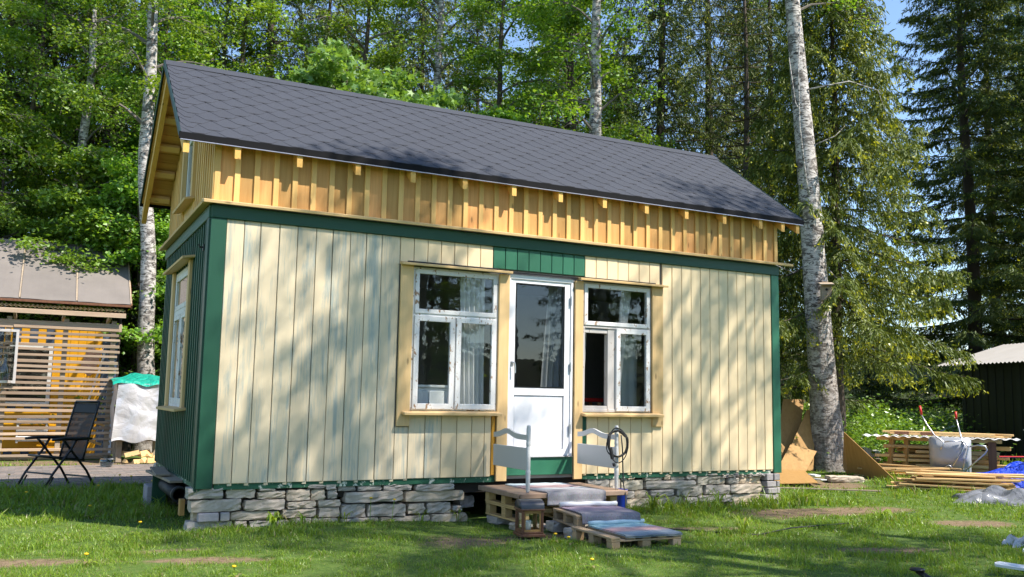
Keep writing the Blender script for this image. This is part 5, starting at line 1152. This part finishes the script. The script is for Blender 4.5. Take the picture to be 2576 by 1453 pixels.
tag(built('lath', None, MB().box((0, 0, 0), (0.9, 0.045, 0.025), 0.003), M['oldwood'], loc=(6.3, -4.74, G+0.035), rot=(0, 0, -0.42)), 'bare wooden lath crossing the white boards at the lower right', 'lath')
tag(built('plastic_bundle', None, MB().grid(heap(0.40, 0.30, 0.11, 21), 26, 18), M['whitetarp'], True, loc=(7.18, -3.78, G), rot=(0, 0, -0.5)), 'small crumpled bundle of white plastic at the right edge of the lawn', 'plastic')

# ------------------------------------------------------------------ dandelions and weeds
dd_me = {}
def dandelion(x, y, h, lean, label, group='dandelions in the lawn'):
    t = thing('dandelion', label, 'flower', (x, y, float(ground_z(x, y))), rng.uniform(0, 6), group)
    built('stem', t, MB().tube([(0, 0, 0), (lean*0.4, 0, h*0.6), (lean, 0, h)], 0.0035, 5), M['weed'])
    built('flower_head', t, MB().lathe([(0.005, -0.006), (0.016, 0.0), (0.018, 0.005), (0.012, 0.011), (0.0, 0.013)], (lean, 0, h), 12), M['petal'], True)
    lv = MB()
    for k in range(6):
        a = k*1.05; c, s_ = cos(a), sin(a); l = rng.uniform(0.07, 0.12)
        lv.add([(0, 0, 0.01), (c*l*0.5-s_*0.014, s_*l*0.5+c*0.014, 0.035), (c*l, s_*l, 0.02), (c*l*0.5+s_*0.014, s_*l*0.5-c*0.014, 0.035)], [(0, 1, 2, 3)])
    built('leaf', t, lv, M['grass'])
for x, y, h in ((-1.70, 5.4, 0.12), (-1.43, 2.82, 0.16), (-0.82, 1.45, 0.13), (-0.36, 4.05, 0.14), (-0.30, 4.5, 0.18), (-0.16, 4.4, 0.17), (0.0, 3.71, 0.15), (-0.67, 3.44, 0.13)): dandelion(x, y, h, 0.03, 'yellow dandelion in the long grass between the paving and the green wall')
for x, y, h in ((-0.5, 0.03, 0.12), (-1.0, -1.6, 0.08), (-0.06, -2.44, 0.09)): dandelion(x, y, h, 0.02, 'yellow dandelion low in the mown lawn left of the steps')
dandelion(1.75, -0.12, 0.26, 0.03, 'tall yellow dandelion against the long limestone of the left footing', None); dandelion(2.0, -0.10, 0.24, -0.02, 'half closed yellow dandelion beside the long limestone of the left footing', None)
for x, y in ((2.96, -1.9), (2.97, -2.14)): dandelion(x, y, 0.08, 0.015, 'yellow dandelion in the grass left of the lowest pallet')
dandelion(2.59, -3.11, 0.07, 0.01, 'yellow dandelion alone in the foreground grass left of the steps', None)
def weed(x, y, n, h, seed, label, cat='weed', wide=0.006):
    r = np.random.default_rng(seed); mb = MB()
    for k in range(n):
        a = r.uniform(0, 6.28); l = h*r.uniform(0.6, 1.1); o = r.uniform(0.25, 0.8); c, s_ = cos(a), sin(a); w = wide*r.uniform(0.7, 1.4)
        P = [(0.02*c, 0.02*s_, 0), (o*l*0.4*c, o*l*0.4*s_, l*0.6), (o*l*c, o*l*s_, l*(1-0.35*o)), (o*l*1.35*c, o*l*1.35*s_, l*(0.75-0.5*o))]
        V = []
        for (px, py, pz), ww in zip(P, (0.3, 1, 0.8, 0.05)): V += [(px-s_*w*ww, py+c*w*ww, pz), (px+s_*w*ww, py-c*w*ww, pz)]
        mb.add(V, [(0, 1, 3, 2), (2, 3, 5, 4), (4, 5, 7, 6)])
    tag(built('weed', None, mb, M['grass'], True, loc=(x, y, float(ground_z(x, y)))), label, cat, 'broad leaved weeds along the cottage')
weed(0.75, -0.12, 26, 0.17, 1, 'broad leaved weed clump before the left end of the left footing', wide=0.012)
weed(1.05, -0.10, 9, 0.15, 2, 'thin weed between the two left stones of the left footing')
weed(2.35, -0.06, 8, 0.15, 3, 'slim weed before the right end of the long limestone')
weed(2.82, 0.0, 12, 0.18, 4, 'weed at the right end of the left footing beside the pallets')
weed(1.5, -0.05, 7, 0.13, 5, 'small weed before the middle stones of the left footing')
weed(5.2, -0.35, 22, 0.26, 6, 'bushy weed just right of the blue tub', wide=0.010)
weed(6.35, -0.2, 16, 0.28, 7, 'tall weed before the middle of the right footing')
weed(5.1, -2.05, 30, 0.24, 8, 'spreading weed tuft in the lawn right of the lowest pallet', wide=0.007)
weed(7.3, -1.9, 24, 0.2, 9, 'tuft of weeds in the lawn below the bare patch on the right', wide=0.007)

# ------------------------------------------------------------------ trees
def tube_np(pts, rad, n=6):
    pts = np.asarray(pts, float); k = len(pts); t = np.gradient(pts, axis=0); t /= np.linalg.norm(t, axis=1)[:, None]+1e-9
    ref = np.array([0.31, 0.95, 0.02]) if abs(t[0, 1]) < 0.9 else np.array([1.0, 0, 0])
    x = np.cross(t, ref); x /= np.linalg.norm(x, axis=1)[:, None]+1e-9; y = np.cross(t, x)
    a = np.linspace(0, 2*pi, n, endpoint=False)
    V = pts[:, None, :]+np.asarray(rad)[:, None, None]*(np.cos(a)[None, :, None]*x[:, None, :]+np.sin(a)[None, :, None]*y[:, None, :])
    i = np.arange(k-1)[:, None]*n; j = np.arange(n)[None, :]; jn = (j+1) % n
    T = np.concatenate([np.stack([i+j, i+jn, i+n+jn], -1).reshape(-1, 3), np.stack([i+j, i+n+jn, i+n+j], -1).reshape(-1, 3)])
    return V.reshape(-1, 3), T
class Acc:
    def __init__(s): s.V = []; s.T = []; s.m = []; s.n = 0
    def add(s, V, T, mi): s.V.append(V); s.T.append(T+s.n); s.m.append(np.full(len(T), mi)); s.n += len(V)
    def mesh(s, name, mats, smooth=False): return fast_mesh(name, np.concatenate(s.V), np.concatenate(s.T), mats, np.concatenate(s.m), smooth)
def leaf_quads(c, size, r, hang=0.5, asp=0.75, flat=0.0):
    n = len(c); d = r.normal(0, 1, (n, 3)); d[:, 2] = d[:, 2]*(0.6-0.3*flat)-hang; d /= np.linalg.norm(d, axis=1)[:, None]
    q = r.normal(0, 1, (n, 3)); q[:, 2] += 3.0*flat; s = np.cross(d, q); s /= np.linalg.norm(s, axis=1)[:, None]+1e-9; nn = np.cross(d, s)
    L = (size*r.uniform(0.6, 1.35, n))[:, None]; w = L*asp*0.5
    V = np.stack([c, c+d*L*0.42+s*w+nn*L*0.10, c+d*L, c+d*L*0.42-s*w+nn*L*0.10], 1).reshape(-1, 3)
    k = np.arange(n)*4; T = np.stack([np.stack([k, k+1, k+2], 1), np.stack([k, k+2, k+3], 1)], 1).reshape(-1, 3)
    return V, T
def star_leaves(c, size, r):
    """broad five-pointed leaves"""
    n = len(c); d = r.normal(0, 1, (n, 3)); d[:, 2] -= 0.4; d /= np.linalg.norm(d, axis=1)[:, None]
    q = r.normal(0, 0.6, (n, 3)); q[:, 2] += 0.9; s = np.cross(d, q); s /= np.linalg.norm(s, axis=1)[:, None]+1e-9
    L = (size*r.uniform(0.7, 1.2, n))[:, None]; P = [c]
    for a, l in ((-1.9, 0.5), (-1.35, 0.32), (-0.85, 0.85), (-0.4, 0.45), (0, 1.0), (0.4, 0.45), (0.85, 0.85), (1.35, 0.32), (1.9, 0.5)): P.append(c+L*l*(np.cos(a)*d+np.sin(a)*s))
    V = np.stack(P, 1).reshape(-1, 3); k = np.arange(n)*10
    T = np.stack([np.stack([k, k+i, k+i+1], 1) for i in range(1, 9)], 1).reshape(-1, 3); return V, T
def broad_tree(seed, Ht, r0, z0, R, nb, nleaf, lsize, kind='birch', up=0.55, droop=0.5, trunk_pts=None, leafmat='leaf', tmat='birch', spread=0.20, prof=None):
    r = np.random.default_rng(seed); tk = Acc(); cr = Acc()
    zz = np.linspace(-0.3, Ht, 26)
    tx = 0.10*np.sin(zz*0.55+seed)+0.04*np.sin(zz*1.7+2*seed); ty = 0.10*np.cos(zz*0.47+seed*1.3)
    P = np.stack([tx-tx[2], ty-ty[2], zz], 1) if trunk_pts is None else np.stack([np.interp(zz, trunk_pts[2], trunk_pts[0]), np.interp(zz, trunk_pts[2], trunk_pts[1]), zz], 1)
    rad = r0*np.clip(1-zz/Ht*0.93, 0.05, 1)*(1+0.55*np.exp(-np.clip(zz, 0, None)*2.2))
    tk.add(*tube_np(P, rad, 14), 0)
    C = []
    for b in range(nb):
        f = (b+r.uniform(0, 1))/nb; h = z0+(Ht-z0)*f**0.9*0.97
        base = np.array([np.interp(h, zz, P[:, 0]), np.interp(h, zz, P[:, 1]), h]); az = b*2.399+r.uniform(-0.5, 0.5)
        pf = (0.55+0.9*f)*(1-f)**0.55*1.35 if prof is None else prof(f)
        Lb = R*pf*r.uniform(0.7, 1.15)+0.25; e = up*(1-0.2*f)+r.uniform(-0.2, 0.3)
        t = np.linspace(0, 1, 8)[:, None]; hd = np.array([cos(az), sin(az), 0.0])
        path = base+hd*Lb*t*cos(e)+np.array([0, 0, 1.0])*(Lb*sin(e)*t-droop*Lb*t**2.4)+r.normal(0, 0.03, (8, 3))*t*Lb*0.5
        rb = min(0.05, 0.012+0.012*Lb)
        cr.add(*tube_np(path, rb*(1-0.88*t[:, 0]), 5), 0)
        ns = int(5+4*Lb)
        for s_ in range(ns):
            ts = r.uniform(0.25, 1.0); i = min(int(ts*7), 6); q = path[i]*(1-(ts*7-i))+path[i+1]*(ts*7-i)
            a2 = az+r.choice((-1, 1))*r.uniform(0.3, 1.5); l2 = r.uniform(0.3, 0.75)*(0.4+0.6*Lb/max(R, 0.1))*1.1; e2 = r.uniform(-0.5, 0.5)
            d2 = np.array([cos(a2)*cos(e2), sin(a2)*cos(e2), sin(e2)]); tt = np.linspace(0, 1, 4)[:, None]
            p2 = q+d2*l2*tt-np.array([0, 0, 1.0])*droop*0.8*l2*tt**2
            cr.add(*tube_np(p2, 0.008*(1-0.8*tt[:, 0]), 3), 0); C.append(p2)
    C = np.array(C); k = len(C); per = r.gamma(0.40, 1.0, k); per = per/per.sum()*nleaf; per = np.maximum(1, per.astype(int))
    ix = np.repeat(np.arange(k), per); n = len(ix); u = r.uniform(0.15, 1.05, n)*3; i = np.clip(u.astype(int), 0, 2); fr = (u-i)[:, None]
    c = C[ix, i]*(1-fr)+C[ix, i+1]*fr+r.normal(0, 1, (n, 3))*np.array([spread, spread, spread*0.38])
    V, T = (star_leaves(c, lsize, r) if kind == 'maple' else leaf_quads(c, lsize, r, 0.35, 0.8, 0.6)); cr.add(V, T, 1)
    return tk.mesh('trunk', [M[tmat]], True), cr.mesh('crown', [M['twig'], M[leafmat]])
def spruce(seed, Ht, R, z0, r0, whorl=0.34, dens=1.0, tips=True, droop=0.45, twig_len=0.55, bare=0.0, spray=0.115, hang_k=0.75, tipk=0.35, nmat='needle'):
    r = np.random.default_rng(seed); tk = Acc(); cr = Acc(); zz = np.linspace(-0.3, Ht, 14)
    P = np.stack([0.05*np.sin(zz*0.4+seed), 0.05*np.cos(zz*0.5+seed), zz], 1); tk.add(*tube_np(P, r0*np.clip(1-zz/Ht*0.97, 0.03, 1)*(1+0.4*np.exp(-np.clip(zz, 0, None)*2)), 10), 0)
    S0, S1, SW, TP = [], [], [], []
    h = z0; b = 0
    while h < Ht-0.3:
        f = (h-z0)/(Ht-z0); nbr = r.integers(5, 7)
        for q in range(nbr):
            az = b*2.399+q*2*pi/nbr+r.uniform(-0.3, 0.3); Lb = (R*(1-f)**0.75*r.uniform(0.72, 1.12)+0.2)
            e = 0.45*f-0.12+r.uniform(-0.12, 0.12); t = np.linspace(0, 1, 9)[:, None]; hd = np.array([cos(az), sin(az), 0.0]); sd = np.array([-sin(az), cos(az), 0.0])
            path = np.array([0, 0, h])+hd*Lb*t*cos(e)+np.array([0, 0, 1.0])*(Lb*sin(e)*t-droop*Lb*(t**1.6)*(1-f*0.7)+0.30*Lb*t**3*(1-0.5*f))
            cr.add(*tube_np(path, (0.010+0.007*Lb)*(1-0.9*t[:, 0]), 4), 0)
            if r.random() < bare: continue
            m = max(4, int(Lb*13*dens)); ts = r.uniform(0.05, 1.0, m); i = np.clip((ts*8).astype(int), 0, 7); fr = (ts*8-i)[:, None]; pt = path[i]*(1-fr)+path[i+1]*fr
            sg = r.choice((-1, 1), m)[:, None]; fw = r.uniform(0.2, 0.9, m)[:, None]; l2 = (twig_len*(0.30+0.9*(1-ts))*min(1, Lb/1.2)*r.uniform(0.6, 1.25, m))[:, None]
            d2 = sg*sd*r.uniform(0.5, 1.0, m)[:, None]+hd*fw; d2 /= np.linalg.norm(d2, axis=1)[:, None]
            for v in np.linspace(0.06, 1.0, 10):
                c = pt+d2*l2*v-np.array([0, 0, 1.0])*(hang_k*l2*v**1.7)
                c = c+r.normal(0, 0.012, c.shape); hang = d2*0.45+r.normal(0, 0.16, c.shape)+np.array([0, 0, -1.0])*(0.25+hang_k*0.9*v)
                hang /= np.linalg.norm(hang, axis=1)[:, None]; S0.append(c); S1.append(hang)
                if v > 0.85: TP.append((c+hang*spray*0.6)[r.random(m) < tipk*(0.4+0.6*(v > 0.95))])
            c = path[2:]+r.normal(0, 0.03, path[2:].shape); S0.append(c); S1.append(np.repeat(hd[None], len(c), 0)+r.normal(0, 0.3, c.shape))
        h += whorl*r.uniform(0.7, 1.3)*(1-0.35*f); b += 1
    c = np.concatenate(S0); d = np.concatenate(S1); d /= np.linalg.norm(d, axis=1)[:, None]; n = len(c)
    def needles(c, d, l, w, mi):
        n = len(c); qn = r.normal(0, 1, (n, 3)); s = np.cross(d, qn); s /= np.linalg.norm(s, axis=1)[:, None]+1e-9
        L = (l*r.uniform(0.6, 1.4, n))[:, None]; W = (w*r.uniform(0.7, 1.3, n))[:, None]
        V = np.stack([c, c+d*L*0.4+s*W, c+d*L, c+d*L*0.4-s*W], 1).reshape(-1, 3); k = np.arange(n)*4
        T = np.stack([np.stack([k, k+1, k+2], 1), np.stack([k, k+2, k+3], 1)], 1).reshape(-1, 3); cr.add(V, T, mi)
    c = np.concatenate([c, c+r.normal(0, 0.028, c.shape)]); d = np.concatenate([d, d+r.normal(0, 0.30, d.shape)]); d /= np.linalg.norm(d, axis=1)[:, None]
    needles(c, d, spray, spray*0.11, 1)
    if tips:
        c = np.concatenate(TP); d = r.normal(0, 0.5, c.shape)+np.array([0, 0, -0.6]); d /= np.linalg.norm(d, axis=1)[:, None]
        sel = r.random(len(c)) < 0.75; needles(c[sel], d[sel], 0.085, 0.019, 2); c2 = c[sel]+r.normal(0, 0.04, c[sel].shape); needles(c2, d[sel], 0.07, 0.016, 2)
    return tk.mesh('trunk', [M['bark']], True), cr.mesh('crown', [M['bark'], M[nmat], M['tip']])
def tree(name, label, meshes, x, y, rz=0, s=1.0, group=None, tilt=(0, 0), z=None):
    t = thing(name, label, 'tree', (x, y, float(ground_z(x, y)) if z is None else z), rz, group); t.scale = (s, s, s); t.rotation_euler = (tilt[0], tilt[1], rz)
    link('trunk', meshes[0], t); link('crown', meshes[1], t); return t
BIRT = broad_tree(14, 16, 0.25, 5.2, 2.3, 32, 9000, 0.085, up=0.75)
BIR = [broad_tree(11, 17, 0.16, 2.2, 2.3, 46, 24000, 0.085, tmat='bark'), broad_tree(12, 15, 0.15, 1.6, 2.2, 44, 22000, 0.095, tmat='bark'), broad_tree(13, 18, 0.19, 6.0, 2.4, 38, 15000, 0.075, up=0.75)]
BUSH = [broad_tree(21, 8.5, 0.10, 0.5, 2.2, 40, 22000, 0.115, up=0.6, droop=0.35, tmat='bark', prof=lambda f: 1.1*(1-f)**0.5), broad_tree(22, 6.5, 0.08, 0.4, 1.9, 36, 18000, 0.115, up=0.7, droop=0.4, tmat='bark', prof=lambda f: 1.1*(1-f)**0.5)]
MAP = broad_tree(31, 9.5, 0.13, 1.2, 2.3, 36, 14000, 0.15, 'maple', up=0.6, droop=0.3, leafmat='leaf2', tmat='bark', prof=lambda f: 1.15*(1-f)**0.45)
SPR = [spruce(41, 19, 3.1, 1.0, 0.20, whorl=0.52, dens=0.95), spruce(42, 22, 3.3, 1.8, 0.24, whorl=0.62, dens=0.95), spruce(43, 16, 2.7, 0.6, 0.17, whorl=0.46)]
# the big birch at the right end of the cottage
big = broad_tree(51, 18.5, 0.30, 9.2, 2.6, 26, 9000, 0.066, up=0.7, trunk_pts=([0.06, 0.05, -0.02, -0.22, -0.40, -0.75], [-0.06, -0.05, 0.0, 0.08, 0.28, 0.6], [-0.3, 0.2, 1.4, 5.6, 9.9, 18.5]))
t = tree('birch_tree', 'big birch with a nesting box on its thick pale trunk right of the cottage', big, 12.82, 4.16)
for pts, r_ in (([(-0.13, 0.02, 5.2), (-0.5, -0.1, 5.9), (-0.75, -0.2, 7.0), (-0.8, -0.25, 8.2), (-0.65, -0.2, 9.4)], 0.035), ([(-0.25, 0.0, 7.0), (-0.55, 0.1, 7.6), (-0.6, 0.2, 8.6)], 0.02), ([(-0.2, -0.05, 6.7), (0.2, -0.25, 6.9), (0.42, -0.35, 7.15)], 0.016), ([(-0.3, 0.0, 7.9), (0.5, -0.4, 8.1), (1.0, -0.7, 7.9), (1.15, -0.8, 7.3)], 0.018), ([(0.0, -0.05, 4.2), (0.35, -0.3, 3.7), (0.55, -0.45, 3.2)], 0.016), ([(-0.1, 0.1, 4.3), (-0.6, 0.2, 4.0), (-1.1, 0.25, 4.15)], 0.018)):
    built('bare_branch', t, MB().tube(pts, [r_*(1-0.75*i/(len(pts)-1)) for i in range(len(pts))], 6), M['birch'], True)
bh = thing('nesting_box', 'grey wooden nesting box on the big birch trunk', 'birdhouse', (12.545, 3.80, 2.98), radians(-38))
built('box', bh, MB().box((0, 0, 0.16), (0.20, 0.18, 0.32), 0.006), M['oldwood']); built('roof', bh, MB().box((0, -0.03, 0.345), (0.27, 0.29, 0.028), 0.004, Matrix.Rotation(radians(12), 3, 'X')), M['oldwood'])
built('hole_shade_disc', bh, MB().cyl((0, -0.085, 0.22), (0, -0.094, 0.22), 0.026, None, 14), M['dark']); built('back_plate', bh, MB().box((0, 0.10, 0.16), (0.12, 0.022, 0.50), 0.004), M['oldwood']); piece('perch', bh, (0, -0.11, 0.13), (0.012, 0.06, 0.012), M['oldwood'], 0.002)  # the hole is a dark disc, its inner shade put into the colour
# left edge group behind the old shed
tree('birch_tree', 'slim birch with a mottled trunk between the slatted screen and the cottage', BIR[2], 0.72, 11.6, 0.4, 1.05, None, (0.0, -0.035))
tree('birch_tree', 'pale birch standing behind the old shed roof at the far left', BIR[2], -1.05, 15.1, 2.2, 0.95, None, (0, -0.02))
LB = ['leafy birch whose boughs enter the view at the far left edge', 'leafy birch rising above the left part of the old shed roof', 'leafy birch behind the alders above the middle of the old shed roof', 'leafy birch just behind the slim mottled trunk beside the cottage', 'leafy birch beyond the left edge, behind the old shed', 'leafy birch above the top left corner of the cottage roof']; GB = 'birches in the wood edge'
for x, y, k, rz, s in ((-3.2, 13.8, 0, 0.3, 0.8), (-1.9, 16.2, 1, 2.0, 0.95), (-0.3, 17.0, 0, 4.1, 0.9), (0.9, 14.6, 1, 1.2, 0.85), (-4.2, 17.5, 0, 3.2, 1.0), (2.4, 15.4, 0, 5.1, 0.85)): tree('birch_tree', LB.pop(0), BIR[k], x, y, rz, s, GB)
BL = ['bushy young alder over the far left end of the old shed roof', 'bushy young alder behind the right half of the old shed roof', 'bushy young alder mostly hidden behind the cottage gable', 'bushy young alder past the left edge behind the old shed', 'bushy young alder in the second row behind the slim mottled birch', 'bushy alder whose twigs hang over the ridge of the old shed', 'bushy alder around the foot of the slim mottled birch']; GBu = 'young alders at the wood edge'
for x, y, k, rz, s in ((-2.4, 14.6, 0, 0.0, 0.95), (-0.2, 14.2, 1, 1.5, 1.05), (1.7, 13.2, 0, 3.0, 0.85), (-4.0, 15.0, 1, 2.2, 1.0), (1.2, 16.6, 0, 4.0, 1.05), (-0.9, 13.0, 1, 0.4, 0.9), (0.45, 12.9, 0, 1.9, 0.82)): tree('alder_tree', BL.pop(0), BUSH[k], x, y, rz, s, GBu)
# middle, behind the roof
tree('maple_tree', 'sunlit maple with large leaves rising over the middle of the roof', MAP, 4.6, 10.4, 0.5, 1.0)
tree('maple_tree', 'second broad leaved maple right of the sunlit one, half behind the ridge', MAP, 6.3, 9.6, 2.6, 0.88)
tree('birch_tree', 'birch whose trunk shows at the top between the maple and the birches', BIR[2], 7.6, 12.8, 1.0, 1.05)
tree('birch_tree', 'birch with a dark forked trunk rising behind the ridge of the roof', BIRT, 9.35, 7.4, 3.7, 1.0, None, (0.0, -0.03))
LB2 = ['leafy birch behind the middle of the cottage ridge, left of the forked trunk', 'leafy birch farther back beside the forked trunk birch', 'leafy birch close left of the forked trunk birch behind the ridge', 'leafy birch left of the sunlit maple near the top left of the roof', 'leafy birch directly behind the sunlit maple', 'leafy birch in the third row beyond the forked trunk birch']
for x, y, k, rz, s in ((8.6, 10.6, 0, 0.7, 0.9), (11.2, 12.0, 1, 2.9, 1.0), (10.0, 9.6, 1, 4.4, 0.85), (3.0, 14.8, 1, 0.2, 1.0), (6.0, 13.6, 0, 1.9, 0.95), (12.6, 14.4, 0, 5.2, 1.0)): tree('birch_tree', LB2.pop(0), BIR[k], x, y, rz, s, GB)
for x, y, k, rz, s in ((7.9, 9.4, 0, 0.9, 0.95), (10.6, 8.2, 1, 2.4, 1.05)): tree('alder_tree', 'bushy young alder close behind the cottage ridge, '+('right of the maples' if x < 9 else 'right of the forked trunk birch'), BUSH[k], x, y, rz, s, GBu)
# spruces
SG = 'spruces in the wood'
tree('spruce_tree', 'dark spruce showing through the gap above the left end of the ridge', SPR[1], 4.1, 17.5, 0.0, 1.0)
for x, y, k, rz, s in ((-1.7, 20.6, 0, 1.0, 1.0), (0.8, 21.5, 1, 2.0, 1.0), (-4.6, 22.5, 2, 0.5, 1.2), (6.6, 20.0, 0, 3.0, 1.0), (9.3, 18.2, 2, 1.7, 1.15), (-2.7, 18.8, 0, 4.0, 0.9), (1.9, 18.6, 1, 5.0, 0.85), (-0.6, 19.0, 2, 0.6, 1.1)): tree('spruce_tree', 'dark spruce in the shade of the wood beyond the leafy trees', SPR[k], x, y, rz, s, SG)
tree('spruce_tree', 'drooping spruce right of the birch behind the roof', SPR[0], 12.6, 9.4, 0.3, 0.95)
tree('spruce_tree', 'spruce with hanging twigs left of the big birch', SPR[1], 14.9, 10.2, 1.4, 0.85)
dead = spruce(61, 15, 1.9, 2.0, 0.14, whorl=0.42, dens=0.3, tips=False, droop=0.15, bare=0.55)
tree('spruce_tree', 'half dead spruce with bare grey branches left of the big birch', dead, 13.6, 7.3, 0, 1.0)
front = spruce(62, 13.0, 2.6, 2.8, 0.17, whorl=0.44, dens=2.1, droop=0.55, twig_len=0.75, hang_k=0.95, tipk=1.6, nmat='needle_light')
tree('spruce_tree', 'spruce with bright new shoots standing close behind the big birch', front, 14.15, 5.0, 0.9, 1.0)
far1 = spruce(63, 21, 3.6, 1.6, 0.25, whorl=0.62, dens=1.35, droop=0.22, twig_len=0.9, spray=0.15, hang_k=0.25, tipk=0.7)
tree('spruce_tree', 'tall layered dark spruce behind the black shed', far1, 25.2, 9.6, 0.3, 1.05)
tree('spruce_tree', 'dense spruce at the right edge above the black shed roof', far1, 26.0, 6.6, 2.3, 0.95)
tree('spruce_tree', 'small spruce low between the bright spruce and the dark one', SPR[2], 22.6, 11.6, 0.6, 0.40)
for x, y, k, rz, s in ((17.4, 10.4, 0, 1.0, 0.95), (19.6, 13.8, 1, 3.0, 0.9), (30.5, 12.4, 1, 2.0, 1.0), (31.5, 8.0, 0, 4.0, 1.0)): tree('spruce_tree', 'dark spruce in the wood beyond the timber yard', SPR[k], x, y, rz, s, SG)
# deeper rows of the wood
k = 0
for x, y in ((-6.5, 26), (-3.0, 27.5), (0.2, 28.5), (2.8, 26.5), (8.6, 24), (11.2, 27), (13.4, 22.6), (16.6, 24), (18.4, 19.6), (36, 14.5), (-9.5, 24), (14.5, 18.0), (41, 11)):
    if k % 3 == 1: tree('birch_tree', 'leafy tree deep in the wood, half hidden by nearer trees', BIR[k % 2], x, y, k*1.3, 1.1, 'trees deep in the wood')
    else: tree('spruce_tree', 'tall spruce deep in the wood, half hidden by nearer trees', SPR[k % 3], x, y, k*1.1, 1.0+0.1*(k % 2), 'trees deep in the wood')
    k += 1
# trees across the yard whose crowns dapple the wall and lawn
yard = [broad_tree(71, 16, 0.22, 6.0, 3.2, 30, 9000, 0.085, up=0.5), broad_tree(72, 14, 0.2, 5.0, 3.0, 26, 8000, 0.085, up=0.5)]
yard.append(broad_tree(73, 15, 0.2, 9.0, 2.0, 22, 5200, 0.085, up=0.6)); yard.append(broad_tree(74, 17, 0.15, 11.0, 1.9, 24, 4200, 0.085, up=0.5))
for x, y, k, rz, s, lab in ((6.9, -7.0, 2, 0.0, 1.0, 'slender birch across the yard with a high crown, nearest the cottage'), (7.7, -7.3, 3, 0.0, 1.0, 'thin leaning birch across the yard facing the right end of the cottage'), (8.4, -9.6, 0, 0.0, 1.0, 'tall open birch across the yard facing the cottage door'), (4.6, -12.0, 1, 2.0, 1.0, 'birch across the yard behind the lawn, nearest the old shed side'), (7.6, -13.5, 0, 3.0, 1.0, 'birch across the yard in the second row'), (11.5, -10.5, 1, 4.0, 0.9, 'low birch across the yard shading the right lawn')): tree('birch_tree', lab, yard[k], x, y, rz, s, None, (0, 0.30 if k == 3 else 0))

for n_, (x, y) in enumerate(((-14, -27), (-8, -30), (-2, -27), (3, -31), (9, -28), (15, -31), (21, -26), (27, -30), (33, -24), (-20, -24), (18, -36), (6, -38), (-5, -37), (30, -38))):
    if n_ % 2: tree('birch_tree', 'birch in the row of trees closing the far side of the yard', BIR[n_ % 2], x, y, n_*1.1, 1.0, 'trees across the yard')
    else: tree('spruce_tree', 'spruce in the row of trees closing the far side of the yard', SPR[n_ % 3], x, y, n_*0.9, 1.0, 'trees across the yard')

# ------------------------------------------------------------------ undergrowth
def undergrowth(name, pts, n, size, hmax, seed, mat='weed'):
    r = np.random.default_rng(seed); P = np.array(pts); ix = r.integers(0, len(P), n); c = P[ix, :2]+r.normal(0, 1, (n, 2))*P[ix, 2:3]
    hz = hmax*P[ix, 3]*r.beta(1.6, 1.4, n)*(0.65+0.35*np.sin(c[:, 0]*2.3+seed)*np.cos(c[:, 1]*1.9))
    C = np.stack([c[:, 0], c[:, 1], ground_z(c[:, 0], c[:, 1])+hz], 1); V, T = leaf_quads(C, size, r, 0.1, 0.6, 0.6); return link(name, fast_mesh(name, V, T, [M[mat]]))
rr2 = np.random.default_rng(3)
pts = [(13.6+0.42*i+rr2.uniform(-.3, .3), 5.6-0.12*i+rr2.uniform(-0.7, 0.7), 0.55, rr2.uniform(0.6, 1.2)) for i in range(16)]+[(15.5+0.5*i, 7.2+0.15*i+rr2.uniform(-0.8, 0.8), 0.7, rr2.uniform(1.0, 1.5)) for i in range(13)]+[(17+0.5*i, 5.4+0.12*i+rr2.uniform(-0.9, 0.9), 0.6, rr2.uniform(0.6, 1.2)) for i in range(10)]+[(16.5+0.5*i, 5.2+rr2.uniform(-0.8, 0.8), 0.6, rr2.uniform(0.5, 0.9)) for i in range(9)]
pts = [p for p in pts if atan2(p[0]+1.46, p[1]+9.43) < radians(52.2)]      # none in front of the black shed wall
tag(undergrowth('bright_undergrowth', pts, 24000, 0.105, 1.25, 5), 'bright green undergrowth behind the timber and the corrugated table', 'undergrowth', kind='stuff')
pts = [(rr2.uniform(-6, 20), rr2.uniform(13.5, 24), 0.9, rr2.uniform(0.5, 1.2)) for i in range(60)]+[(rr2.uniform(8.5, 14), rr2.uniform(6.0, 10), 0.7, rr2.uniform(0.5, 1.0)) for i in range(16)]+[(rr2.uniform(20, 30), rr2.uniform(8, 18), 0.9, rr2.uniform(0.4, 0.8)) for i in range(20)]
tag(undergrowth('shade_undergrowth', pts, 22000, 0.14, 1.2, 6, 'leaf'), 'ferns and saplings covering the floor of the wood', 'undergrowth', kind='stuff')
